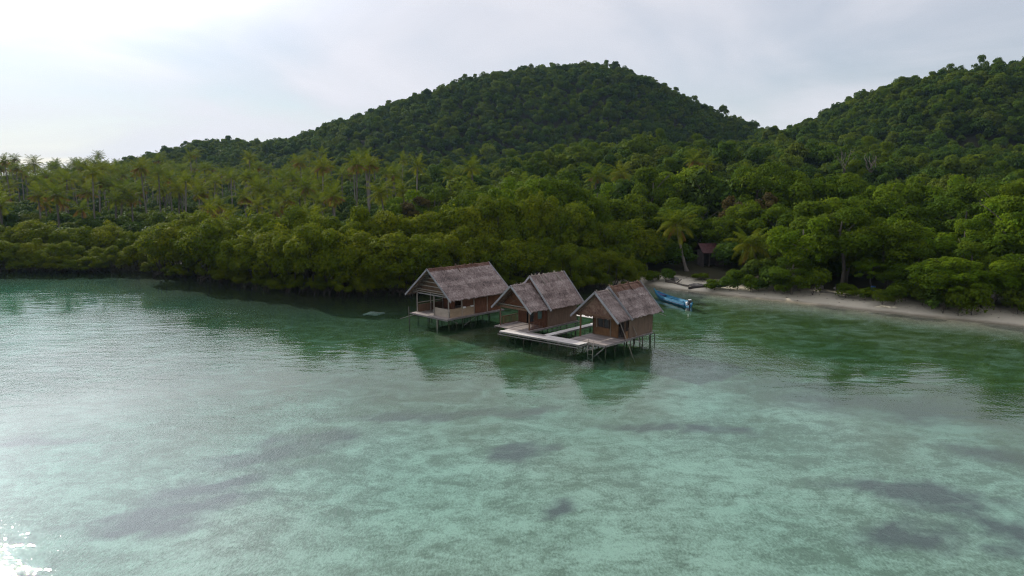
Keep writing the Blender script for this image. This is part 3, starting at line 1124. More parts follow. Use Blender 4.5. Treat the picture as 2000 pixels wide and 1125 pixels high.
thatch_roof(hutB, 2.3, 7.95, -.85, 5.0, 3.0, 3.0, 2.1, 6.15, 13, cap='thatch',
            sticks=[(2.7, .4, 0, .03), (3.2, 1.1, 0, .03), (3.75, 1.5, 0, .04), (4.5, 1.2, 0, .04), (5.3, .4, 0, .03), (6.3, 1.5, 0, .045), (7.6, .5, 0, .04)], stick_mat='pole')

# ---- hut C: the small closed one on the right
hutC = empty("stilt_hut", HC, HUT_RZ)
tag(hutC, "smallest thatched stilt hut, boarded walls and a two-leaf window facing its porch", "hut", "thatched huts on stilts over the shallow water")
for x in (-1.2, .3, 1.9, 3.5, 5.1, 6.6):
    for g in (0.1, 2.0, 3.95):
        stilt(hutC, x, g, .8)
for x, g in ((6.75, 4.3), (5.9, 4.25), (4.2, 4.2), (2.6, 4.2)):
    stilt(hutC, x, g, .85, r=.045)
deck(hutC, -1.52, 6.75, -.1, 4.15, 1.0, 'deck', .23)
mb = MB()
mb.bar(L3(-1.5, 4.24, .9), L3(2.6, 4.24, .88), .06, .13)
mb.bar(L3(-1.58, -.1, .88), L3(-1.58, 4.2, .88), .06, .12)
mb.bar(L3(-1.5, 4.1, .8), L3(-1.62, 2.9, -.3), .06, .08)
mb.build("edge_beam", M['grey_wood'], hutC)
post(hutC, 0, 0, 1.0, 3.45, .12, 'honey_wood')
for x, g, w, mt in ((1.85, .2, .1, 'brown_wood'), (1.85, 3.15, .13, 'honey_wood'), (1.9, 3.98, .11, 'brown_wood'), (6.7, .2, .1, 'brown_wood'), (6.7, 3.98, .1, 'brown_wood'), (.05, 3.95, .1, 'brown_wood')):
    if (x, g) != (.05, 3.95):
        post(hutC, x, g, 1.0, 3.25, w, mt)
mb = MB()
mb.bar(L3(0, -.6, 3.38), L3(0, 4.35, 3.38), .08, .1)
mb.build("tie_beam", M['brown_wood'], hutC)
for g in (.02, 3.98):
    mb = MB()
    mb.bar(L3(-.1, g, 3.28), L3(7.2, g, 3.28), .08, .09)
    mb.build("wall_plate", M['brown_wood'], hutC)
mb = MB()
n = 24
for i in range(n):
    g0, g1 = -.55 + 4.9 * i / n, -.55 + 4.9 * (i + 1) / n - .01
    gm = (g0 + g1) / 2
    zt = 5.6 - abs(gm - 1.9) * 2.45 / 2.62 - .12
    zb = 3.12 + rj(.07)
    if zt > zb + .05:
        mb.bar(L3(.14 + rj(.02), gm, zb), L3(.14 + rj(.02), gm, zt), g1 - g0, .04, (1, 0, 0))
mb.build("gable_thatch", M['thatch_brown'], hutC, kind='stuff')
for s in (-1, 1):
    mb = MB()
    mb.bar(L3(.02, 1.9 + s * 2.35, 3.3), L3(.02, 1.9, 5.35), .05, .06, (1, 0, 0))
    mb.build("gable_brace", M['pole'], hutC)
# facade: low panels, window, boards
board_wall(hutC, (1.88, .26), (1.88, 3.1), 1.0, 1.76, 'honey_wood', .7, "facade_panel", .03)
board_wall(hutC, (1.88, .26), (1.88, .72), 1.78, 3.2, 'honey_wood', .23, "facade_panel", .03)
board_wall(hutC, (1.88, 2.3), (1.88, 3.1), 1.78, 3.2, 'honey_wood', .2, "facade_panel", .03)
board_wall(hutC, (1.88, .74), (1.88, 2.28), 2.95, 3.2, 'honey_wood', .77, "facade_panel", .03)
mb = MB()
for g, w in ((.78, .06), (1.5, .07), (2.14, .06)):
    mb.bar(L3(1.83, g, 1.8), L3(1.83, g, 2.94), w, .05, (1, 0, 0))
mb.bar(L3(1.83, .75, 2.93), L3(1.83, 2.17, 2.93), .05, .06)
mb.bar(L3(1.83, .75, 1.80), L3(1.83, 2.17, 1.80), .07, .06)
win = mb.build("window", M['brown_wood'], hutC)
for g0, g1 in ((.815, 1.46), (1.54, 2.105)):
    mb = MB()
    mb.box((1.855, -g1, 1.84), (1.875, -g0, 2.89))
    mb.build("pane", M['window_dark'], win)
for g in (.66, 2.32):
    post(hutC, 1.8, g, 1.0 if g > 1 else 1.75, 3.2, .055, 'pole', "window_post")
board_wall(hutC, (2.45, 3.2), (2.45, 3.95), .97, 3.2, 'dark_wood', .2, "recess_wall", .03)
board_wall(hutC, (2.5, 4.02), (6.7, 4.02), .92, 3.2, 'bamboo_wall', .15, "side_wall", .03, (1.12, 2.05, 3.0))
board_wall(hutC, (1.95, 4.0), (2.46, 4.0), .95, 1.75, 'honey_wood', .17, "side_panel", .03)
board_wall(hutC, (1.9, .16), (6.7, .16), .95, 3.2, 'bamboo_wall', .2, "side_wall", .03)
board_wall(hutC, (6.72, .2), (6.72, 3.95), .95, 3.2, 'bamboo_wall', .2, "end_wall", .03)
thatch_roof(hutC, -.28, 2.3, -.85, 4.55, 3.06, 3.06, 1.9, 5.55, 11, cap='thatch', sticks=[(1.7, 1.4, 1, .035), (.0, .3, 0, .03)], stick_mat='pole', back_board=False)
thatch_roof(hutC, 2.0, 7.45, -.9, 4.6, 3.1, 3.1, 1.9, 5.84, 12, cap='thatch_brown', cap_rows=2,
            sticks=[(2.15, 1.7, 1, .04), (2.4, 1.4, 1, .035), (3.9, .85, 0, .05), (5.2, 1.1, 0, .04), (7.0, .7, 0, .06)], stick_mat='brown_wood')

# ---- boardwalk of pale new planks joining the two small huts
bwk = empty("boardwalk", HB, HUT_RZ)
tag(bwk, "pale plank boardwalk on thin stilts linking the two smaller huts", "boardwalk")
fr = MB()


def sk(g, off):
    return -2.1 + .092 * (g - 1.9) + off


for off, zz, w in ((.03, .85, .06), (1.45, .85, .06)):
    fr.bar(L3(sk(1.8, off), 1.85, zz), L3(sk(11.6, off), 11.6, zz), w, .12)
fr.bar(L3(sk(1.8, -.05), 1.7, .62), L3(sk(11.6, -.05), 11.5, .62), .05, .07)
for g in np.arange(2.0, 11.7, 1.2):
    fr.bar(L3(sk(g, 0), g, .75), L3(sk(g, 1.5), g, .75), .06, .08)
fr.bar(L3(-.4, 6.3, .83), L3(10.3, 6.2, .83), .06, .11)
fr.bar(L3(-.4, 6.95, .83), L3(10.3, 6.9, .83), .06, .11)
frame = fr.build("frame", M['grey_wood'], bwk)
nw = 7
for seg, (ga_, gb_) in enumerate(((1.85, 4.4), (4.42, 6.75), (6.77, 9.1), (9.12, 11.62))):
    for k in range(nw):
        o0, o1 = 1.55 * k / nw + .012, 1.55 * (k + 1) / nw - .012
        a, b = ga_ + rj(.05), gb_ + rj(.05)
        z = .952 + rj(.007)
        mb = MB()
        q = [L3(sk(a, o0), a, z), L3(sk(a, o1), a, z), L3(sk(b, o1), b, z), L3(sk(b, o0), b, z)]
        mb.add(q + [p - Vector((0, 0, .035)) for p in q], [(3, 2, 1, 0), (4, 5, 6, 7), (0, 1, 5, 4), (1, 2, 6, 5), (2, 3, 7, 6), (3, 0, 4, 7)])
        mb.build("plank", M['deck' if (seg == 1 and k in (4, 5, 6)) else 'new_plank'], frame)
x = -.3
while x < 10.9:
    mb = MB()
    w = random.uniform(.19, .23)
    if x < 9.9:
        g0, g1 = 6.24 + rj(.04), 6.98 + rj(.04)
    else:
        g0, g1 = 1.9 + rj(.1), 8.6 + rj(.1)
    z = .945 + rj(.006)
    mb.box((x, -g1, z - .035), (x + w - .012, -g0, z))
    mb.build("plank", M['new_plank'], frame)
    x += w
for i, g in enumerate(np.arange(1.95, 11.6, 1.02)):
    stilt(bwk, sk(g, .05), g, .8, r=.035)
    if i % 2 == 0:
        stilt(bwk, sk(g, 1.45), g, .8, r=.045)
for x in np.arange(1.0, 10.6, 1.6):
    for g in (6.32, 6.9):
        stilt(bwk, x, g, .78, r=.045)
for g in (2.2, 4.2, 8.2):
    stilt(bwk, 10.4, g, .78, r=.045)
mb = MB()
mb.bar(L3(sk(2.0, .05), 2.0, .7), L3(sk(3.4, .05), 3.4, -.3), .05, .06)
mb.bar(L3(sk(10.4, .05), 10.4, .7), L3(sk(11.4, .9), 11.4, -.4), .05, .06)
mb.build("brace", M['stilt'], bwk)

# ---- ladder, poles
lad = empty("ladder", HC + AX * -1.62 + GXV * 2.55, HUT_RZ)
tag(lad, "short wooden ladder into the water at the smallest hut's deck", "ladder")
for g in (-.3, .3):
    mb = MB()
    mb.tube([L3(-.22, g, -1.5), L3(0, g, 1.35)], .035, 6)
    mb.build("rail", M['pole'], lad, True)
for k in range(5):
    z = -1.0 + k * .45
    x = -.22 + .22 * (z + 1.5) / 2.85
    mb = MB()
    mb.tube([L3(x, -.33, z), L3(x, .33, z)], .025, 6)
    mb.build("rung", M['pole'], lad, True)


def pole(label, org, p, q, r=.035, mat='pole', group=None, cat="pole", name="leaning_pole"):
    mb = MB()
    p, q = Vector(p), Vector(q)
    mid = (p + q) / 2 + Vector((rj(.03), rj(.03), 0))
    mb.tube([p, mid, q], [r, r * .9, r * .75], 7)
    o = mb.build(name, M[mat], None, True)
    o.location = org
    o.rotation_euler = (0, 0, HUT_RZ)
    return tag(o, label, cat, group)


pole("long thin pole leaning from the water to the eave of the smallest hut", HC, L3(.75, 6.05, -.9), L3(.2, 4.55, 3.0), .04)
pole("short pole propped against the boarded long wall of the smallest hut", HC, L3(4.45, 4.75, -.9), L3(3.1, 4.12, 2.1), .04)
pole("upright mooring pole in the water by the largest hut's left front corner", HA, L3(-2.38, 1.53, -1.8), L3(-2.4, 1.5, 2.15), .06, 'stilt', None, "pole", "mooring_pole")
pole("upright mooring pole below the front panel of the largest hut", HA, L3(-1.2, 5.0, -1.8), L3(-1.2, 5.0, 1.05), .06, 'pole', None, "pole", "mooring_pole")
pole("thin stick reaching out level from the largest hut's front deck", HA, L3(-1.0, .6, .9), L3(-3.1, .75, .75), .03, 'pole', None, "stick", "level_stick")
pole("thin stick poking out from under the far eave of the smallest hut", HC, L3(6.9, 4.6, 3.0), L3(7.5, 5.1, 2.7), .03, 'pole', None, "stick", "eave_stick")

# thin grey stakes standing in the water before the mangroves on the left
for (px, py, hgt, lab) in ((207, 521, 1.1, "shortest of four thin grey stakes in the water by the mangroves"), (217, 523, 1.9, "second stake from the left before the mangroves"),
                           (230, 521, 2.0, "third and tallest grey stake before the mangroves"), (259, 523, 1.3, "grey stake standing apart, right of the other three")):
    c = on_plane(px, py)
    mb = MB()
    mb.tube([(0, 0, -1.6), (rj(.05), 0, .3), (rj(.08), 0, hgt)], [.09, .08, .06], 6)
    o = mb.build("wooden_stake", M['pale_bark'], None, True)
    o.location = c
    tag(o, lab, "stake", "stakes in the water before the mangroves")

# ------------------------------------------------------------------ boat
stern, bow = on_plane(1345, 600, 0.0), on_plane(1279, 579, 0.0)
bdir = (bow - stern)
BL = min(bdir.length, 10.5)
brz = math.atan2(bdir.y, bdir.x)
boat = empty("long_boat", stern, brz)
tag(boat, "narrow blue wooden boat with an outboard, moored off the beach", "boat")
NS, HWD = 22, .72
vs, fs = [], []
sec = []
for i in range(NS + 1):
    t = i / NS
    w = HWD * (min(1.0, .82 + .9 * t) if t < .2 else (1 - max(0, (t - .45) / .55) ** 2.1))
    w = max(w, .03)
    sheer = .48 + .10 * (1 - t) ** 2 + .42 * max(0, (t - .45) / .55) ** 2.2
    keel = -.22 + .75 * max(0, (t - .72) / .28) ** 2
    x = BL * t
    sec.append((x, w, sheer, keel))
    for (fy, fz) in ((1, 1), (.92, .55), (.6, .12), (0, 0), (-.6, .12), (-.92, .55), (-1, 1)):
        vs.append((x, w * fy, keel + (sheer - keel) * fz))
    th = .05
    wi = max(w - th, .012)
    for (fy, fz) in ((-1, 1), (-.92, .6), (-.55, .25), (0, .2), (.55, .25), (.92, .6), (1, 1)):
        vs.append((x, wi * fy, keel + (sheer - keel) * fz + (.001 if fz == 1 else 0)))
for i in range(NS):
    for k in range(14):
        a, b = i * 14 + k, i * 14 + (k + 1) % 14
        fs.append((a, b, b + 14, a + 14))
fs.append(tuple(range(13, -1, -1)))
fs.append(tuple(NS * 14 + k for k in range(14)))
mb = MB()
mb.add(vs, fs)
mb.build("hull", M['boat_blue'], boat, True)
for s in (-1, 1):
    mb = MB()
    mb.tube([(x, s * (w - .01), sh + .03) for x, w, sh, k in sec], .04, 6)
    mb.build("gunwale", M['boat_blue'], boat, True)
    mb = MB()
    mb.tube([(x, s * (w * .93 + .02), k + (sh - k) * .58) for x, w, sh, k in sec[:-3]], .03, 5)
    mb.build("rubbing_strake", M['boat_dark'], boat, True)
mb = MB()
for i in range(NS - 6, NS):
    x, w, sh, k = sec[i]
    x2, w2, sh2, k2 = sec[i + 1]
    mb.add([(x, -w + .03, sh - .05), (x, w - .03, sh - .05), (x2, w2 * .9, sh2 - .05), (x2, -w2 * .9, sh2 - .05)], [(0, 1, 2, 3)])
mb.build("fore_deck", M['boat_dark'], boat)
for t in (.12, .3, .47, .62):
    i = int(t * NS)
    x, w, sh, k = sec[i]
    mb = MB()
    mb.box((x - .14, -w + .03, sh - .16), (x + .14, w - .03, sh - .11))
    mb.build("thwart", M['boat_pale'], boat)
mb = MB()
mb.bar((BL * .97, 0, sec[-2][2] - .1), (BL + .35, 0, sec[-1][2] + .22), .07, .12)
mb.build("stem_post", M['boat_pale'], boat)
for s, col in ((.0, 'motor'),):
    mb = MB()
    mb.box((-.42, -.17, .62), (-.02, .17, .98))
    mb.box((-.28, -.07, -.35), (-.12, .07, .64))
    mb.box((-.38, -.03, -.42), (-.10, .03, -.22))
    mb.box((-.1, -.12, .32), (.04, .12, .55))
    mo = mb.build("outboard_motor", M[col], boat)
    bv = mo.modifiers.new("bevel", 'BEVEL')
    bv.width = .04
    bv.segments = 2
    mb = MB()
    mb.box((-.40, -.15, .985), (-.05, .15, 1.06))
    mb.build("motor_cover", M['motor_white'], mo)
    mb = MB()
    mb.tube([(0, 0, .85), (.55, .05, .95)], .025, 6)
    mb.build("tiller", M['motor'], mo, True)
mb = MB()
mb.box((.25, -.3, .12), (.65, .12, .62))
jc = mb.build("fuel_can", M['motor_white'])
jc.parent = None
jc.location = stern
jc.rotation_euler = (0, 0, brz)
jc.modifiers.new("bevel", 'BEVEL').width = .05
tag(jc, "white fuel can standing in the stern of the blue boat", "fuel can")

# ------------------------------------------------------------------ shed behind the beach
sc_ = at_dist(1386, 535, 119.0)
sz = gz(sc_.x, sc_.y)
shed = empty("beach_shed", (sc_.x, sc_.y, sz), math.radians(6))
tag(shed, "small open-fronted shed with a rust-red roof under the trees behind the beach", "shed")
SW, SD, SH = 1.8, 2.8, 2.7
for x in (-SW, -.75, SW):
    mb = MB()
    mb.bar((x, -SD / 2, -.3), (x, -SD / 2, SH), .16, .16, (1, 0, 0))
    mb.build("post", M['shed_wall'], shed)
mb = MB()
mb.box((-SW, SD / 2, -.3), (SW, SD / 2 + .08, SH))
mb.box((-SW - .06, -SD / 2 + .1, -.3), (-SW, SD / 2, SH))
mb.box((SW, -SD / 2 + .1, -.3), (SW + .06, SD / 2, SH))
mb.build("wall", M['shed_wall'], shed)
mb = MB()
mb.box((.4, -SD / 2 - .04, -.3), (SW - .1, -SD / 2 + .04, 2.0))
mb.build("front_board", M['shed_wall'], shed)
mb = MB()
for k in range(22):
    x = -SW - .45 + (2 * SW + .9) * k / 22
    dz = .03 * (k % 2)
    w = (2 * SW + .9) / 22
    mb.add([(x, -SD / 2 - .9, SH - .35 + dz), (x + w, -SD / 2 - .9, SH - .35 + .03 - dz), (x + w, .2, SH + 1.15 + .03 - dz), (x, .2, SH + 1.15 + dz)], [(0, 1, 2, 3)])
    mb.add([(x, SD / 2 + .7, SH - .2 + dz), (x + w, SD / 2 + .7, SH - .2 + .03 - dz), (x + w, .2, SH + 1.15 + .03 - dz), (x, .2, SH + 1.15 + dz)], [(3, 2, 1, 0)])
mb.build("roof", M['rust_roof'], shed)
mb = MB()
for k in range(3):
    mb.box((-.2 - .0, -SD / 2 - 1.3 + .42 * k, -1.2), (SW, -SD / 2 - .9 + .42 * k, -.75 + .22 * k))
mb.build("step", M['rock'], shed)

# blue drum
dc = on_plane(1705, 567, 1.6)
dz_ = gz(dc.x, dc.y)
mb = MB()
mb.tube([(0, 0, 0), (0, 0, .05), (0, 0, .3), (0, 0, .33), (0, 0, .6), (0, 0, .63), (0, 0, .88), (0, 0, .92)], [.27, .29, .29, .31, .29, .31, .29, .27], 14)
o = mb.build("plastic_drum", M['drum'], None, True)
o.location = (dc.x, dc.y, dz_ - .03)
tag(o, "blue plastic drum among the shrubs at the top of the beach", "drum")


# rocks, logs, driftwood on the beach
def rock_mesh(seed, rx, ry, rz_, mat):
    r = random.Random(seed)
    import bmesh
    bm = bmesh.new()
    bmesh.ops.create_icosphere(bm, subdivisions=3, radius=1)
    o = Vector((seed * 3.1, seed * 1.7, 0))
    for v in bm.verts:
        n = mnoise.fractal(v.co * 1.3 + o, 1.0, 2.0, 4)
        v.co *= 1 + .38 * n
        v.co = Vector((v.co.x * rx, v.co.y * ry, v.co.z * rz_))
    me = bpy.data.meshes.new("rock")
    bm.to_mesh(me)
    bm.free()
    me.materials.append(mat)
    return me


ROCKS = [(1548, 574, 1.1, .9, .9, 'rock', "dark rounded rock at the water's edge under the leaning shore tree"),
         (1528, 566, .8, .7, .6, 'rock', "dark rock left of the rounded one under the shore tree"),
         (1772, 585, 1.3, .8, .45, 'coral_rock', "pale flat rock between bushes above the beach"),
         (1932, 596, 1.5, .9, .6, 'coral_rock', "large pale rock right of the low bushes on the beach"),
         (1962, 600, 1.0, .7, .4, 'coral_rock', "smaller pale rock at the right end of the beach"),
         (1225, 553, .9, .7, .4, 'rock', "brown low rock where the beach meets the mangroves"),
         (1318, 552, .8, .6, .45, 'rock', "low dark rock at the foot of the upright shore palm"),
         (1362, 560, 1.1, .6, .35, 'rock', "long low rock on the sand before the shed"),
         (1600, 574, 1.2, .6, .35, 'rock', "low dark rock under the overhanging branches right of the big shore tree"),
         (1640, 577, .9, .6, .3, 'rock', "low dark rock beside a driftwood log below the drum"),
         (728, 611, .9, .55, .25, 'coral_rock', "pale rock just under the water left of the largest hut")]
for i, (px, py, rx, ry, rz2, mt, lab) in enumerate(ROCKS):
    under = i == len(ROCKS) - 1
    c = on_plane(px, py, .4 if not under else -.35)
    z = gz(c.x, c.y) if not under else -.30
    if under:
        z = -.62
        ry, rx, rz2 = 1.0, 1.5, .35
    o = link_mesh("beach_rock" if not under else "sunken_rock", rock_mesh(i + 3, rx, ry, rz2, M[mt]))
    o.location = (c.x, c.y, z)
    o.rotation_euler = (0, 0, i * 1.3)
    tag(o, lab, "rock", None if under else "rocks along the beach")
LOGS = [(1300, 549, 1345, 556, .22, 'bark', "brown fallen log at the back of the beach below the upright shore palm"),
        (1345, 558, 1420, 560, .2, 'dark_wood', "dark sun-bleached trunk lying on the sand before the shed"),
        (1600, 575, 1668, 582, .13, 'pale_bark', "pale driftwood log on the beach below the drum"),
        (1680, 583, 1740, 591, .10, 'pale_bark', "thin pale driftwood branch right of the first log"),
        (1945, 598, 1990, 603, .16, 'pale_bark', "pale driftwood log beside the rocks at the right end of the beach")]
for x0_, y0_, x1_, y1_, r_, mt, lab in LOGS:
    a, b = on_plane(x0_, y0_, .7), on_plane(x1_, y1_, .7)
    za, zb = gz(a.x, a.y), gz(b.x, b.y)
    mb = MB()
    pts = [Vector((a.x + (b.x - a.x) * t, a.y + (b.y - a.y) * t + .25 * math.sin(t * 5), za + (zb - za) * t + r_ * .6 + .05 * math.sin(t * 7))) for t in np.linspace(0, 1, 7)]
    o0 = pts[0].copy()
    mb.tube([p - o0 for p in pts], [r_ * (1 - .45 * t) for t in np.linspace(0, 1, 7)], 8)
    m2 = (pts[3] - o0)
    mb.tube([m2, m2 + Vector((.4, -.3, .5)), m2 + Vector((.6, -.7, .8))], [r_ * .5, r_ * .35, r_ * .2], 6)
    o = mb.build("driftwood_log", M[mt], None, True)
    o.location = o0
    tag(o, lab, "log", "logs washed up on the beach")
# ------------------------------------------------------------------ plants: meshes shared by alike plants
def leaf_cards(rg, pos, nrm, size, aspect=.62):
    """one kite-shaped leaf spray per point"""
    n = len(pos)
    t = rg.normal(size=(n, 3))
    t -= nrm * np.sum(t * nrm, 1)[:, None]
    t /= np.linalg.norm(t, axis=1)[:, None] + 1e-9
    b = np.cross(nrm, t)
    s = size[:, None]
    fold = nrm * s * rg.uniform(-.18, .28, (n, 1))
    v0 = pos - t * s * .5
    v1 = pos - b * s * aspect * .5 + fold + t * s * rg.uniform(-.1, .2, (n, 1))
    v2 = pos + t * s * .55
    v3 = pos + b * s * aspect * .5 + fold + t * s * rg.uniform(-.1, .2, (n, 1))
    co = np.stack([v0, v1, v2, v3], 1).reshape(-1, 3)
    q = np.arange(4 * n).reshape(n, 4)
    return co, q


def crown_mesh(name, seed, mat, R, z0, z1, lobes, n, size, lobe_r=(.34, .52), flat=.75, up=.18, droop=0.0, hollow=.55):
    """leafy crown: overlapping clumps of leaf sprays in an uneven dome"""
    rg = np.random.default_rng(seed)
    C, S = [], []
    hz = (z1 - z0) / 2
    zc = (z0 + z1) / 2
    while len(C) < lobes:
        p = rg.uniform(-1, 1, 3)
        rr = np.linalg.norm(p)
        if rr > 1 or rr < .30:
            continue
        if p[2] < -.55 and droop == 0:
            continue
        lr = rg.uniform(*lobe_r) * R
        f = 1 - lr / R * .72
        C.append([p[0] * R * f / max(rr, .65), p[1] * R * f / max(rr, .65), zc + p[2] * (hz - lr * flat * .8)])
        S.append([lr * rg.uniform(.85, 1.2), lr * rg.uniform(.85, 1.2), lr * flat * rg.uniform(.8, 1.15)])
    C, S = np.array(C), np.array(S)
    w = S[:, 0] ** 2
    k = rg.choice(lobes, n, p=w / w.sum())
    d = rg.normal(size=(n, 3))
    d /= np.linalg.norm(d, axis=1)[:, None]
    flip = (d[:, 2] < -.2) & (rg.random(n) < .6)
    d[flip, 2] *= -1
    rad = hollow + (1 - hollow) * rg.random(n) ** .45 + np.where(rg.random(n) < .10, rg.uniform(0, .34, n), 0)
    pos = C[k] + d * S[k] * rad[:, None]
    nr = d / S[k]
    nr /= np.linalg.norm(nr, axis=1)[:, None]
    nr = nr + rg.normal(size=(n, 3)) * .42 + np.array([0, 0, up])
    nr /= np.linalg.norm(nr, axis=1)[:, None]
    pos[:, 2] -= droop * rg.random(n)
    pos[:, 2] = np.maximum(pos[:, 2], .02)
    sz = size * (.5 + 1.1 * rg.random(n) ** 1.8)
    co, q = leaf_cards(rg, pos, nr, sz)
    lobe_t = rg.random(lobes)
    tone = np.clip(.5 * lobe_t[k] + .5 * rg.random(n), 0, 1)
    return quad_mesh(name, co, q, mat, False, tone)


def limb(mb, rnd, p, q, r0, r1, wob=.12, n=5, seg=6):
    p, q = Vector(p), Vector(q)
    ln = (q - p).length
    pts, rad = [], []
    for i in range(n + 1):
        t = i / n
        w = math.sin(math.pi * t) * wob * ln
        pts.append(p.lerp(q, t) + Vector((rnd.uniform(-w, w), rnd.uniform(-w, w), rnd.uniform(-w, w) * .5)))
        rad.append(r0 + (r1 - r0) * t)
    mb.tube(pts, rad, seg)
    return pts


def trunk_mesh(name, seed, mat, h, R, r0, nl=6, lean=(0, 0), fork=.45):
    rnd = random.Random(seed)
    mb = MB()
    top = Vector((lean[0], lean[1], h * .8))
    pts = limb(mb, rnd, (0, 0, -.5), top, r0, r0 * .35, .05, 7, 8)
    for i in range(nl):
        a = 2 * math.pi * (i + rnd.random() * .6) / nl
        t = rnd.uniform(fork, .85)
        b = Vector((0, 0, -.5)).lerp(top, t)
        e = Vector((math.cos(a) * R * rnd.uniform(.5, .8) + b.x * .5, math.sin(a) * R * rnd.uniform(.5, .8) + b.y * .5, b.z + h * rnd.uniform(.1, .28)))
        limb(mb, rnd, b, e, r0 * .42, r0 * .12, .08, 4, 5)
    return mb.mesh(name, M[mat], True)


def root_trunk_mesh(name, seed, h, R):
    """mangrove: several stems on arching prop roots"""
    rnd = random.Random(seed)
    mb = MB()
    for i in range(5):
        a = 2 * math.pi * i / 5 + rnd.random()
        b = Vector((math.cos(a) * R * .25, math.sin(a) * R * .25, .9))
        limb(mb, rnd, b, (math.cos(a) * R * .6, math.sin(a) * R * .6, h * .7), .12, .04, .08, 4, 5)
        for j in range(3):
            a2 = a + rnd.uniform(-.7, .7)
            e = Vector((math.cos(a2) * R * rnd.uniform(.45, .8), math.sin(a2) * R * rnd.uniform(.45, .8), -.9))
            m = (b + e) / 2 + Vector((math.cos(a2) * .3, math.sin(a2) * .3, .5))
            mb.tube([b, m, e], [.06, .05, .045], 5)
    return mb.mesh(name, M['dark_wood'], True)


class Proto:
    def __init__(self, H, W, trunk, crown, extra=None):
        self.H, self.W, self.trunk, self.crown, self.extra = H, W, trunk, crown, extra
        self.first = None


PROTOS = {}
PROTOS['mangrove'] = [Proto(9.0, 8.0, root_trunk_mesh("mangrove_trunk", 30 + i, 9, 4), crown_mesh("mangrove_crown", 40 + i, M['mangrove'], 4.1, .35, 9.0, 20 + 3 * i, 11500, .30,
                                                                                      (.16, .40), .95, .25)) for i in range(6)]
PROTOS['broad'] = [Proto(11.0, 8.4, trunk_mesh("broadleaf_trunk", 50 + i, 'bark', 11, 4, .24, lean=(random.uniform(-.6, .6), random.uniform(-.6, .6))),
                         crown_mesh("broadleaf_crown", 60 + i, M['broad'], 4.4, 2.2 - .3 * (i % 2), 11.0, 20 + 4 * i, 9500, .34, (.14, .40), .85)) for i in range(6)]
PROTOS['bright'] = [Proto(10.5, 9.0, trunk_mesh("bright_trunk", 70 + i, 'bark', 10.5, 4.4, .22), crown_mesh("bright_crown", 80 + i, M['bright'], 4.6, 2.4, 10.5, 20 + 4 * i, 8500, .37,
                                                                                                     (.13, .38), .8, .3)) for i in range(3)]
PROTOS['rusty'] = [Proto(9.0, 6.0, trunk_mesh("brown_trunk", 90, 'bark', 9, 3, .2), crown_mesh("brown_crown", 91, M['rusty'], 3.0, 2.2, 9.0, 14, 3600, .40, (.25, .42), .8, hollow=.3))]
PROTOS['hill'] = [Proto(10.0, 7.6, trunk_mesh("forest_trunk", 100 + i, 'bark', 10, 3.6, .22, 5), crown_mesh("forest_crown", 110 + i, M['hill'], 3.9, 2.6, 10.0, 9 + 2 * i, 1500, .78,
                                                                                                 (.30, .52), .8, .4)) for i in range(6)]
PROTOS['shrub'] = [Proto(3.4, 4.2, trunk_mesh("shrub_stem", 120 + i, 'bark', 3.4, 2, .07, 7, fork=.1), crown_mesh("shrub_crown", 130 + i, M['broad' if i % 2 else 'hill'], 2.1, .05, 3.4, 13, 2600, .34,
                                                                                                   (.28, .48), .85, .5)) for i in range(4)]


def frond_geometry(rg, L_, e0, droop, az, leaf=.95, n=15, roll=0.0, width=.13, hang=.5):
    """one pinnate frond: a tapering midrib and two rows of leaflets; returns quads as (4k,3)"""
    out = []
    p = np.array([0., 0., 0.])
    e = e0
    ca, sa = math.cos(az), math.sin(az)
    seg = L_ / n
    side = np.array([-sa, ca, 0.])
    pts = [p.copy()]
    for i in range(n):
        d = np.array([ca * math.cos(e), sa * math.cos(e), math.sin(e)])
        p = p + d * seg
        pts.append(p.copy())
        e -= droop / n * (.6 + .8 * i / n)
    for i in range(n):
        a, b = pts[i], pts[i + 1]
        w0, w1 = .05 * (1 - i / n) + .015, .05 * (1 - (i + 1) / n) + .015
        out += [a - side * w0, a + side * w0, b + side * w1, b - side * w1]
    for i in range(1, n * 2 - 1):
        t = i / (n * 2)
        f = t * n
        k = int(f)
        b = pts[k] * (1 - f + k) + pts[min(k + 1, n)] * (f - k)
        fw = pts[min(k + 1, n)] - pts[k]
        fw /= np.linalg.norm(fw) + 1e-9
        ll = leaf * math.sin(math.pi * min(1, .12 + t * .86)) ** .7 * rg.uniform(.8, 1.12)
        if t < .1:
            continue
        for s in (-1, 1):
            dn = np.array([0, 0, -1.]) * (hang + rg.uniform(-.2, .3))
            d = side * s * .85 + fw * rg.uniform(.35, .6) + dn
            d /= np.linalg.norm(d)
            wv = fw * width * .5
            m = b + d * ll * .5 + np.array([0, 0, .04])
            tip = b + d * ll + np.array([0, 0, -.12 * ll])
            out += [b - wv * .5, b + wv * .5, m + wv, m - wv]
            out += [m - wv, m + wv, tip + wv * .2, tip - wv * .2]
    return np.array(out)


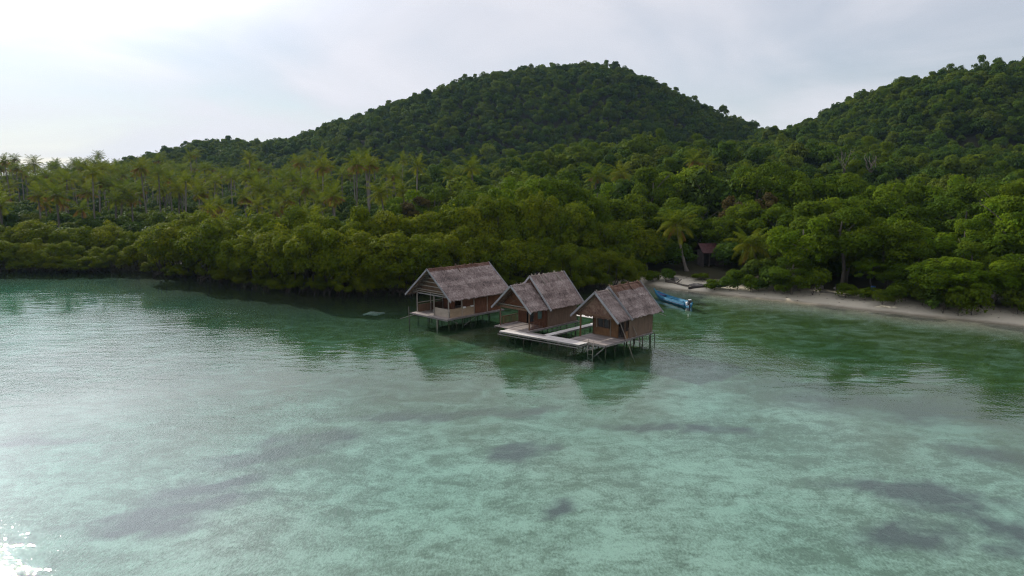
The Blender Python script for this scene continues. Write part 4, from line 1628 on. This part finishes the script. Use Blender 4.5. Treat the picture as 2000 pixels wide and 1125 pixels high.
def palm_crown_mesh(name, seed, mat, nf, Lf, dry=False, spread=1.0):
    rg = np.random.default_rng(seed)
    V, T = [], []
    for i in range(nf):
        t = (i + .5) / nf
        az = i * 2.399963 + rg.uniform(-.25, .25)
        if dry:
            e0, dr = rg.uniform(-.9, -.2), rg.uniform(.4, 1.0)
            L_ = Lf * rg.uniform(.6, .9)
        else:
            e0 = 1.4 - 1.75 * t * spread + rg.uniform(-.12, .12)
            dr = rg.uniform(1.1, 1.75) * (.75 + .4 * t)
            L_ = Lf * rg.uniform(.85, 1.08) * (.72 + .28 * math.sin(math.pi * min(1, t + .25)))
        q = frond_geometry(rg, L_, e0, dr, az, .21 * Lf, 9, width=.15, hang=.9 if dry else .2 + .4 * t)
        V.append(q)
        T += [min(1, max(0, .25 + .55 * t + rg.uniform(-.2, .2)))] * (len(q) // 4)
    co = np.concatenate(V)
    return quad_mesh(name, co, np.arange(len(co)).reshape(-1, 4), mat, False, T)


def palm_trunk(seed, h, lean, bow):
    rnd = random.Random(seed)
    mb = MB()
    a = rnd.uniform(0, 6.28)
    pts, rad = [], []
    for i in range(13):
        t = i / 12
        off = lean * t + bow * math.sin(math.pi * t) * .5
        pts.append(Vector((math.cos(a) * off, math.sin(a) * off, -.6 + (h + .6) * t)))
        rad.append(.24 - .09 * t + (.16 * (1 - t * 8) if t < .125 else 0) + (.012 if i % 2 else 0))
    mb.tube(pts, rad, 8)
    return mb.mesh("palm_trunk", M['palm_bark'], True), pts[-1]


PALM_CROWNS = [palm_crown_mesh("palm_crown", 200 + i, M['palm'], 15 + 2 * i, 4.2 + .2 * i, spread=1 + .05 * i) for i in range(5)]
PALM_DRY = [palm_crown_mesh("palm_dry_fronds", 220 + i, M['palm_dry'], 5 + 2 * i, 3.6, True) for i in range(3)]


# ------------------------------------------------------------------ where one stands, in words
def where(px, back=False):
    for lim, s in ((200, "at the shore's left end"), (300, "behind the grey stakes"), (480, "on the mangrove point"),
                   (800, "left of the largest hut"), (1010, "behind the largest hut"), (1262, "behind the smaller huts"),
                   (1350, "left of the upright palm"), (1425, "near the shed"), (1530, "by the leaning palm"), (1790, "above the blue drum")):
        if px < lim:
            return s
    return "above the beach's right end"


def shore_py(px):
    return float(np.interp(px, [p[0] for p in SHORE_PX], [p[1] for p in SHORE_PX]))


CROWN_SOURCES = {}
NAMES = {'mangrove': ("mangrove_tree", "mangrove"), 'broad': ("broadleaf_tree", "tree"), 'bright': ("broadleaf_tree", "tree"), 'rusty': ("broadleaf_tree", "tree"),
         'hill': ("forest_tree", "tree"), 'shrub': ("shore_shrub", "shrub")}


def plant(kind, x, y, H, W, label, group, i=None, z=None, rz=None):
    pl = PROTOS[kind]
    p = pl[(i if i is not None else random.randrange(len(pl))) % len(pl)]
    nm, cat = NAMES[kind]
    root = empty(nm, (x, y, gz(x, y) if z is None else z), random.uniform(0, 6.28) if rz is None else rz)
    root.scale = (W / p.W * random.uniform(.94, 1.06), W / p.W * random.uniform(.94, 1.06), H / p.H)
    tag(root, label, cat, group)
    t = link_mesh("trunk", p.trunk, root)
    c = link_mesh("crown", p.crown, root)
    if p.first is None:
        p.first = c
    return root


# ---- mangroves: front row standing in the water, second row on the mud
def prof(tab, px):
    return float(np.interp(px, [t[0] for t in tab], [t[1] for t in tab]))


FRONT = [(-200, 462), (0, 470), (150, 466), (285, 472), (300, 452), (330, 432), (400, 425), (460, 430), (480, 452), (520, 440), (600, 428), (700, 440), (840, 452), (870, 450), (950, 436),
         (1030, 455), (1100, 470), (1180, 485), (1262, 505)]
SECOND = [(-200, 425), (0, 432), (150, 425), (290, 436), (350, 408), (450, 398), (520, 395), (560, 402), (640, 408), (760, 400), (850, 408), (900, 392), (960, 372), (1020, 362),
          (1100, 380), (1180, 405), (1290, 440)]
for row, tab, d0, px0, px1, stp in (('front', FRONT, -2.2, -110, 1235, 2.9), ('second', SECOND, 6.5, -150, 1240, 3.7)):
    px = px0
    k = 0
    while px < px1:
        base = on_plane(px, shore_py(px))
        Y = base.y + d0 + random.uniform(-1.3, 1.3)
        X = base.x * Y / base.y
        top = at_dist(px, prof(tab, px) + random.uniform(-7, 16), Y).z
        z = min(gz(X, Y), .1)
        z = max(z, -.6)
        H = top - z
        W = min(9.0, max(4.6, H * random.uniform(.78, 1.0)))
        lab = ("rounded olive mangrove leaning over the water " if row == 'front' else "taller mangrove rising behind the waterside ones ") + where(px)
        plant('mangrove', X, Y, H, W, lab, "mangroves along the shore", z=z)
        px += stp / Y * FPX * random.uniform(.85, 1.15)
        k += 1
# low mangrove skirts closing the row at the waterline
px = -100
while px < 1250:
    base = on_plane(px, shore_py(px))
    Y = base.y - 3.6 + random.uniform(-.7, .9)
    X = base.x * Y / base.y
    if not (190 < px < 300):
        H = random.uniform(2.6, 4.6)
        plant('mangrove', X, Y, H, random.uniform(3.4, 5.0), "small mangrove bush at the water's edge " + where(px), "small mangroves at the water's edge", z=-.35)
    px += 2.9 / Y * FPX * random.uniform(.8, 1.3)

# ---- broadleaf trees on the flat behind, and the trees above the beach
TREE_LABEL = {'broad': "dark green leafy tree ", 'bright': "bright yellow-green tree ", 'rusty': "brownish thin-leaved tree ", 'hill': "dense dark forest tree "}


def line(tab, dback, px0, px1, spacing, kinds, jit=14, wk=.8, label=None, group="trees behind the shore"):
    px = px0
    while px < px1:
        base = on_plane(px, shore_py(px))
        Y = base.y + dback + random.uniform(-2.5, 2.5)
        X = base.x * Y / base.y
        z = gz(X, Y)
        top = at_dist(px, prof(tab, px) + random.uniform(-jit, jit), Y).z
        H = max(3.5, top - z)
        kd = random.choice(kinds)
        W = min(10.5, max(4.5, H * wk * random.uniform(.8, 1.15)))
        plant(kd, X, Y, H, W, (label or TREE_LABEL[kd]) + where(px), group)
        px += spacing / Y * FPX * random.uniform(.8, 1.2)


T3 = [(560, 392), (700, 398), (800, 378), (850, 385), (950, 355), (1000, 340), (1060, 335), (1120, 352), (1180, 378), (1240, 372), (1290, 345), (1340, 332), (1390, 340), (1420, 360), (1470, 400), (1560, 400)]
line(T3, 17, 930, 1270, 4.6, ['broad', 'bright', 'bright', 'broad'])
T3b = [(1265, 470), (1300, 455), (1345, 452), (1375, 455), (1395, 450), (1420, 430), (1470, 420), (1520, 430)]
line([(1255, 475), (1300, 478), (1335, 485)], 7.0, 1262, 1285, 4.0, ['broad', 'bright'], 8)
line([(1150, 415), (1260, 400), (1300, 395), (1400, 415), (1470, 385), (1520, 395)], 24, 1160, 1540, 4.6, ['broad', 'broad', 'bright'], 14)
T4 = [(1520, 440), (1560, 405), (1600, 392), (1660, 402), (1720, 415), (1770, 440), (1830, 430), (1900, 410), (1950, 385), (2000, 375), (2150, 370)]
line(T4, 13, 1590, 2130, 5.4, ['broad', 'bright', 'broad'], 12, .85)
line([(1500, 385), (1600, 370), (1760, 392), (1900, 375), (2000, 350), (2200, 340)], 26, 1530, 2160, 5.4, ['broad', 'broad', 'bright'], 14, .8)
T5 = [(500, 388), (650, 392), (760, 380), (860, 372), (900, 352), (1000, 335), (1100, 342), (1200, 350), (1300, 326), (1400, 330), (1500, 325), (1600, 336), (1700, 340), (1850, 345), (2000, 340), (2200, 330)]
line(T5, 42, 800, 2140, 5.6, ['broad', 'broad', 'hill', 'bright'], 16, .75)
# single trees that stand out
for kd, px, py, wpx, back, lab in (('bright', 1330, 322, 150, 50, "spreading bright yellow-green tree topping the wood above the upright shore palm"),
                                   ('rusty', 1430, 368, 60, 30, "brown-leaved tree standing left of the leaning palm's crown"),
                                   ('rusty', 1478, 360, 62, 30, "greyish brown thin tree right above the leaning palm's crown"),
                                   ('bright', 1035, 345, 120, 26, "broad yellow-green tree whose top rises highest behind the largest hut"),
                                   ('bright', 1560, 418, 120, 4.5, "large-leaved shore tree hanging over the dark rocks"),
                                   ('broad', 1640, 398, 150, 8, "tall spreading shore tree in the middle of the beach, top above its neighbours"),
                                   ('broad', 1725, 418, 120, 8, "shore tree with a low dark crown above the blue drum"),
                                   ('bright', 1960, 372, 130, 20, "tall pale-green tree with hanging leaves at the right edge"),
                                   ('rusty', 820, 372, 70, 40, "dull brownish tree among the palms left of the largest hut")):
    base = on_plane(px, shore_py(px))
    Y = base.y + back
    X = base.x * Y / base.y
    H = at_dist(px, py, Y).z - gz(X, Y)
    plant(kd, X, Y, H, wpx / FPX * Y, lab, None)

# shrubs on the beach crest
SHR = [(1275, 528, 1.5), (1300, 522, 3), (1368, 532, 6), (1395, 545, 1.0), (1425, 540, 1.5), (1440, 525, 2.2), (1465, 535, 1.8), (1480, 545, 2.2), (1510, 520, 3), (1545, 500, 2.5), (1585, 520, 3),
       (1650, 552, 3.5), (1690, 560, 4), (1722, 563, 2.2), (1745, 550, 2.6), (1765, 545, 4.6), (1800, 555, 3.2), (1822, 505, 2.8), (1850, 495, 3.0), (1872, 510, 2.6), (1840, 560, 1.3), (1870, 563, 1.0), (1895, 550, 1.6),
       (1915, 525, 4.5), (1935, 505, 5), (1965, 490, 5.5), (1990, 500, 5), (2020, 480, 5), (2050, 500, 4), (1985, 560, 3.2), (2015, 575, 3), (1755, 500, 7), (1790, 480, 8), (1880, 470, 8), (1700, 500, 8), (1480, 505, 5), (1530, 540, 2.0)]
for i, (px, py, back) in enumerate(SHR):
    base = on_plane(px, shore_py(px))
    Y = base.y + back * .85 + (.6 if px < 1650 else .2)
    X = base.x * Y / base.y
    z = gz(X, Y)
    H = min(8, max(1.2, at_dist(px, py, Y).z - z))
    W = max(3.0, min(6.5, H * 1.15))
    plant('shrub' if H < 4.6 else random.choice(['broad', 'bright', 'broad']), X, Y, H, W, ("low bushy shrub on the sand " if H < 3 else "tall leafy shrub " if H < 4.6 else "small leafy tree fronting the beach ") + where(px), "shrubs along the beach" if H < 4.6 else "small trees fronting the beach")

# ---- forest on the rising ground: nearest trees one by one, the rest as one mass
def scatter(x0, x1, y0, y1, sp, seed):
    rg = np.random.default_rng(seed)
    xs = np.arange(x0, x1, sp)
    ys = np.arange(y0, y1, sp * .92)
    X, Y = np.meshgrid(xs, ys)
    X = X + (np.arange(len(ys)) % 2)[:, None] * sp / 2
    X = X + rg.uniform(-.42, .42, X.shape) * sp
    Y = Y + rg.uniform(-.42, .42, Y.shape) * sp
    return X.ravel(), Y.ravel()


def view_px(X, Y):
    return 1000 + FPX * X / Y


fx, fy = scatter(-80, 420, 118, 440, 5.6, 31)
s_ = shore_dist(fx, fy)
pxv = view_px(fx, fy)
need = np.interp(pxv, [-500, 700, 850, 1000, 1250, 2600], [170, 130, 80, 50, 44, 50])
ok = (s_ > need) & (pxv > 640) & (pxv < 2350)
fx, fy = fx[ok], fy[ok]
fz = ground_z(fx, fy)
# drop trees that stand in a hollow behind the crest of the foothill
order = np.argsort(np.hypot(fx, fy))
pxo = view_px(fx, fy)
N_EACH = 150
picked = [i for i in order if -40 < pxo[i] < 2040][:N_EACH]
pk = set(picked)
for i in picked:
    kd = random.choices(['hill', 'broad', 'bright'], [.62, .3, .08])[0]
    H = random.uniform(8.0, 12.5)
    plant(kd, fx[i], fy[i], H, random.uniform(6.2, 9.2), ({'hill': "dark", 'broad': "mid-green", 'bright': "yellow-green"}[kd] + " forest tree on the wooded slope ") + where(pxo[i]),
          "trees on the wooded slope", z=float(fz[i]))
restf = np.array([i for i in range(len(fx)) if i not in pk])
mx_, my_ = scatter(-420, 330, 350, 680, 5.1, 32)
mz = ground_z(mx_, my_)
okm = (mz > 5.5) & (view_px(mx_, my_) > 120) & (my_ < MAIN_Y + 25)
rx_, ry_ = scatter(70, 480, 300, 470, 5.0, 33)
rz_ = ground_z(rx_, ry_)
okr = (rz_ > 14) & (view_px(rx_, ry_) < 2450)
okr &= ~((rx_ < 420) & (ry_ < 440) & (view_px(rx_, ry_) < 2350) & (ry_ < 380) & (rz_ < 34))
AX_ = np.concatenate([fx[restf], mx_[okm], rx_[okr]])
AY_ = np.concatenate([fy[restf], my_[okm], ry_[okr]])
AZ_ = np.concatenate([fz[restf], mz[okm], rz_[okr]])


def forest_mass(name, X, Y, Z, sources, smin, smax, seed, sz=(.85, 1.2)):
    rg = np.random.default_rng(seed)
    n = len(X)
    me = bpy.data.meshes.new(name)
    me.vertices.add(n)
    me.vertices.foreach_set("co", np.stack([X, Y, Z], 1).astype(np.float32).ravel())
    s = smin + (smax - smin) * rg.random(n) ** 1.6
    tall = np.where((rg.random(n) < .05) & (view_px(X, Y) > 400), rg.uniform(1.15, 1.4, n), 1.0)
    scl = np.stack([s * rg.uniform(.9, 1.1, n), s * rg.uniform(.9, 1.1, n), s * tall * rg.uniform(sz[0], sz[1], n)], 1)
    rot = np.stack([rg.normal(0, .05, n), rg.normal(0, .05, n), rg.uniform(0, 6.283, n)], 1)
    for nm, arr in (("scl", scl), ("rot", rot)):
        a = me.attributes.new(nm, 'FLOAT_VECTOR', 'POINT')
        a.data.foreach_set("vector", arr.astype(np.float32).ravel())
    a = me.attributes.new("pick", 'INT', 'POINT')
    a.data.foreach_set("value", rg.integers(0, len(sources), n).astype(np.int32))
    o = link_mesh(name, me)
    ng = bpy.data.node_groups.new(name, 'GeometryNodeTree')
    ng.interface.new_socket("Geometry", in_out='INPUT', socket_type='NodeSocketGeometry')
    ng.interface.new_socket("Geometry", in_out='OUTPUT', socket_type='NodeSocketGeometry')
    N, L = ng.nodes, ng.links
    gi, go = N.new("NodeGroupInput"), N.new("NodeGroupOutput")
    jn = N.new("GeometryNodeJoinGeometry")
    for src in reversed(sources):
        oi = N.new("GeometryNodeObjectInfo")
        oi.inputs["Object"].default_value = src
        oi.inputs["As Instance"].default_value = True
        L.new(oi.outputs["Geometry"], jn.inputs[0])
    ip = N.new("GeometryNodeInstanceOnPoints")
    L.new(gi.outputs[0], ip.inputs["Points"])
    L.new(jn.outputs[0], ip.inputs["Instance"])
    ip.inputs["Pick Instance"].default_value = True

    def named(nm, typ):
        q = N.new("GeometryNodeInputNamedAttribute")
        q.data_type = typ
        q.inputs["Name"].default_value = nm
        return q.outputs["Attribute"]
    L.new(named("pick", 'INT'), ip.inputs["Instance Index"])
    L.new(named("rot", 'FLOAT_VECTOR'), ip.inputs["Rotation"])
    L.new(named("scl", 'FLOAT_VECTOR'), ip.inputs["Scale"])
    L.new(ip.outputs[0], go.inputs[0])
    md = o.modifiers.new("scatter", 'NODES')
    md.node_group = ng
    tag(o, kind='stuff')
    return o


srcs = [p.first for p in PROTOS['hill'] if p.first is not None] + [p.first for p in PROTOS['broad'][:1] if p.first is not None]
forest_mass("hill_forest", AX_, AY_, AZ_ - .8, srcs, .50, 1.15, 41)

# ---- coconut grove on the flat behind the left shore
PALMS = []
for i in range(12):
    h = 8.5 + 12.5 * i / 11
    tm, top = palm_trunk(300 + i, h, random.uniform(.2, 1.6), random.uniform(-.6, .6))
    PALMS.append((h, tm, top, PALM_CROWNS[i % 5], PALM_DRY[i % 3] if i % 2 == 0 else None))


def palm(x, y, H, label, group, rz=None, dry=None, scale=1.0):
    h, tm, top, cm, dm = min(PALMS, key=lambda p: abs(p[0] - H) + random.uniform(0, .9))
    root = empty("coconut_palm", (x, y, gz(x, y)), random.uniform(0, 6.28) if rz is None else rz)
    s = max(.84, min(1.12, H / h * random.uniform(.9, 1.12))) * scale
    root.scale = (s, s, H / h)
    label = label.replace("@", "brown-skirted " if (dm is not None and dry is not False) else "green ")
    tag(root, label, "palm", group)
    link_mesh("trunk", tm, root)
    link_mesh("crown", cm, root, top)
    if dm is not None and dry is not False:
        link_mesh("dry_fronds", dm, root, top)
    return root


px_list = []
gx_, gy_ = scatter(-330, -8, 130, 335, 6.3, 51)
sg = shore_dist(gx_, gy_)
pg = view_px(gx_, gy_)
okg = (sg > 17) & (pg > -60) & (pg < 800) & (ground_z(gx_, gy_) < 14)
idx = [i for i in np.nonzero(okg)[0]]
idx.sort(key=lambda i: np.hypot(gx_[i], gy_[i]))
random.shuffle(idx)
idx = idx[:205]
bx_, by2_ = scatter(-560, -20, 335, 470, 11.0, 53)
pb = view_px(bx_, by2_)
okb = (pb > -60) & (pb < 420) & (ground_z(bx_, by2_) < 16)
n0 = len(gx_)
gx_, gy_ = np.concatenate([gx_, bx_[okb]]), np.concatenate([gy_, by2_[okb]])
sg, pg = shore_dist(gx_, gy_), view_px(gx_, gy_)
extra = list(range(n0, len(gx_)))
random.shuffle(extra)
idx = idx + extra[:75]
for i in idx:
    px = pg[i]
    row = "far behind the grove " if i >= n0 else "front of the grove " if sg[i] < 50 else ("middle of the grove " if sg[i] < 110 else "back of the grove ")
    seg = "left of the grey stakes" if px < 220 else ("above the mangrove point" if px < 480 else "right of the mangrove point" if px < 640 else "left of the largest hut")
    H = 9.0 + 7.0 * min(1, sg[i] / 150) + random.uniform(-2.2, 2.6) + (4.5 if random.random() < .1 else 0) - (4.5 if i >= n0 else .6)
    palm(gx_[i], gy_[i], H, ("tall" if H > 16.5 else "medium" if H > 12.5 else "short") + " @coconut palm, " + row + seg, "coconut palms of the grove")
# palms with a place of their own
for px, py, Y, dry, lab in ((880, 318, 172, True, "coconut palm above the left end of the largest hut's roof"), (925, 302, 168, None, "tall coconut palm with grey trunk above the largest hut"),
                            (812, 300, 178, True, "coconut palm with a yellow skirt left of the two above the largest hut"), (690, 295, 176, None, "tallest of the close palm cluster left of the largest hut"),
                            (715, 296, 182, None, "second palm of the close cluster left of the largest hut"), (620, 300, 180, True, "palm with brown hanging fronds left of the close cluster"),
                            (1015, 335, 165, False, "small coconut palm left of the tree behind the middle hut"), (1110, 352, 150, True, "yellowish coconut palm above the middle hut"),
                            (1158, 318, 172, True, "left of the two palms above the smallest hut, with hanging fronds"), (1203, 315, 172, True, "right of the two palms above the smallest hut"),
                            (1268, 345, 150, False, "dark bushy palm between the twin palms and the upright shore palm"), (1355, 292, 205, True, "coconut palm rising above the spreading bright tree"),
                            (1380, 300, 208, False, "smaller palm at the right of the one above the bright tree"), (1460, 318, 180, True, "pale palm with drooping fronds above the leaning palm"),
                            (1710, 392, 130, False, "blue-green palm top showing between the trees above the drum")):
    p = at_dist(px, py, Y)
    H = p.z - 3.2 - gz(p.x, p.y)
    palm(p.x, p.y, max(6, H), lab, None, dry=dry)


# ---- the two palms at the beach: every frond its own object
def beach_palm(label, base_px, base_py, by, crown_px, crown_py, seed, nf, Lf, ndry):
    rg = np.random.default_rng(seed)
    rnd = random.Random(seed)
    b = at_dist(base_px, base_py, by)
    b.z = gz(b.x, b.y)
    c = at_dist(crown_px, crown_py, by - .5)
    root = empty("coconut_palm", b)
    tag(root, label, "palm")
    v = c - b
    mb = MB()
    pts, rad = [], []
    for i in range(15):
        t = i / 14
        q = Vector((v.x * (t ** .8), v.y * t, -.4 + (v.z + .4) * t))
        pts.append(q)
        rad.append(.26 - .11 * t + (.2 * (1 - t * 7) if t < .14 else 0) + (.012 if i % 2 else 0))
    mb.tube(pts, rad, 9)
    mb.build("trunk", M['palm_bark'], root, True)
    for i in range(nf):
        t = (i + .5) / nf
        q = frond_geometry(rg, Lf * rnd.uniform(.88, 1.08), 1.35 - 1.75 * t, rnd.uniform(1.0, 1.7) * (.8 + .35 * t), i * 2.399963 + rnd.uniform(-.2, .2), .24 * Lf, 11, width=.16, hang=.4 + .5 * t)
        old = t > 1 - ndry
        me = quad_mesh("frond", q, np.arange(len(q)).reshape(-1, 4), M['palm'], False, [min(1, .2 + .8 * t + rnd.uniform(-.15, .15))] * (len(q) // 4))
        link_mesh("frond", me, root, v)
    for i in range(3):
        q = frond_geometry(rg, Lf * .8, -.8, .7, rnd.uniform(0, 6.28), .2 * Lf, 9, width=.14, hang=.9)
        me = quad_mesh("dry_frond", q, np.arange(len(q)).reshape(-1, 4), M['palm_dry'], False, [.5] * (len(q) // 4))
        o = link_mesh("dry_frond", me, root, v)
        o["label"] = "yellow-brown hanging frond"
    mb = MB()
    for i in range(6):
        a = i * 1.05
        p = v + Vector((math.cos(a) * .28, math.sin(a) * .28, -.25 - .1 * (i % 2)))
        mb.tube([p + Vector((0, 0, .14)), p + Vector((0, 0, .08)), p, p - Vector((0, 0, .12))], [.04, .11, .13, .04], 6)
    mb.build("coconut_bunch", M['brown_wood'], root, True)


beach_palm("upright coconut palm with a curved trunk on the beach left of the shed", 1343, 543, 114.0, 1321, 437, 7, 24, 4.3, .3)
beach_palm("leaning coconut palm on the beach right of the shed", 1500, 545, 106.5, 1466, 478, 8, 22, 4.4, .2)

# ---- bare pale trees on the slope
for px, py, pyb, Y, lab in ((1652, 296, 345, 205, "bare pale forked tree on the slope, the taller of two"), (1702, 302, 350, 200, "bare pale tree with spreading limbs right of the taller one")):
    t = at_dist(px, py, Y)
    z = gz(t.x, t.y)
    H = t.z - z
    rnd = random.Random(px)
    mb = MB()
    top = Vector((rnd.uniform(-.5, .5), 0, H * .62))
    limb(mb, rnd, (0, 0, -.5), top, .26, .16, .03, 6, 7)
    br = MB()
    for i in range(7):
        a = i * .9 + rnd.random()
        e = top + Vector((math.cos(a) * rnd.uniform(.6, 2.6), math.sin(a) * rnd.uniform(1, 2), H * rnd.uniform(.15, .42)))
        limb(br, rnd, top - Vector((0, 0, rnd.uniform(0, H * .15))), e, .14, .05, .1, 4, 5)
        limb(br, rnd, top.lerp(e, .6), e + Vector((rnd.uniform(-1.5, 1.5), 0, rnd.uniform(.2, 1.2))), .08, .03, .1, 3, 5)
    root = empty("bare_tree", (t.x, t.y, z))
    tag(root, lab, "bare tree")
    mb.build("trunk", M['bark'], root, True)
    br.build("limbs", M['bark'], root, True)

# ---- undergrowth below the palms and along the edge of the wood
ux, uy = scatter(-480, 330, 100, 440, 3.4, 61)
us = shore_dist(ux, uy)
up_ = view_px(ux, uy)
lim = np.interp(up_, [-500, 1230, 1262, 2600], [9, 9, 9.5, 9.5])
oku = (us > lim) & (us < np.interp(up_, [-500, 380, 700, 900, 2600], [310, 290, 190, 75, 50])) & (up_ > -250) & (up_ < 2300)
oku &= ~((up_ > 1345) & (up_ < 1425) & (us < 26))
oku &= RNG.random(len(ux)) < .85
shr = [p.first for k_, p in enumerate(PROTOS['shrub']) if p.first is not None and k_ % 2 == 0]
forest_mass("undergrowth", ux[oku], uy[oku], ground_z(ux[oku], uy[oku]) - .1, shr, .65, 1.75, 62, (.8, 1.4))

# ---- fallen leaves along the top of the sand
rg = np.random.default_rng(91)
n = 9000
lx_, ly_ = rg.uniform(14, 75, n), rg.uniform(70, 122, n)
ls = shore_dist(lx_, ly_)
lk = (ls > .6) & (ls < 7) & (rg.random(n) < np.clip((ls - .4) / 3, .08, 1) * .55)
lx_, ly_ = lx_[lk], ly_[lk]
lz_ = ground_z(lx_, ly_) + .05
m_ = len(lx_)
nr_ = rg.normal(0, .35, (m_, 3)) + np.array([0, 0, 1.])
nr_ /= np.linalg.norm(nr_, axis=1)[:, None]
co, q = leaf_cards(rg, np.stack([lx_, ly_, lz_], 1), nr_, rg.uniform(.1, .3, m_), .5)
M['litter'] = leaf_mat("fallen_leaf", [(.07, .05, .03), (.07, .05, .03)], [(.03, .022, .015), (.10, .07, .035), (.20, .16, .09)], trans=.05)
tag(link_mesh("leaf_litter", quad_mesh("leaf_litter", co, q, M['litter'], False, rg.random(m_))), kind='stuff')

# ---- labels that several plants of a group still share: their order from the left sets them apart
ORD = ["leftmost", "second", "third", "fourth", "fifth", "sixth", "seventh", "eighth", "ninth", "tenth", "eleventh", "twelfth", "thirteenth", "fourteenth", "fifteenth", "sixteenth",
       "seventeenth", "eighteenth", "nineteenth", "twentieth"]
same = {}
for o in COL.objects:
    if o.parent is None and o.get("group") and o.get("label"):
        same.setdefault(o["label"], []).append(o)
for lab, os_ in same.items():
    if len(os_) > 1:
        os_.sort(key=lambda o: o.location.x / o.location.y)
        for k, o in enumerate(os_):
            if k < len(ORD):
                o["label"] = lab + (", leftmost" if k == 0 else ", rightmost" if k == len(os_) - 1 else ", " + ORD[k] + " from left")
            else:
                r = len(os_) - 1 - k
                o["label"] = lab + (", rightmost" if r == 0 else ", " + ORD[min(r, 19)] + " from right")
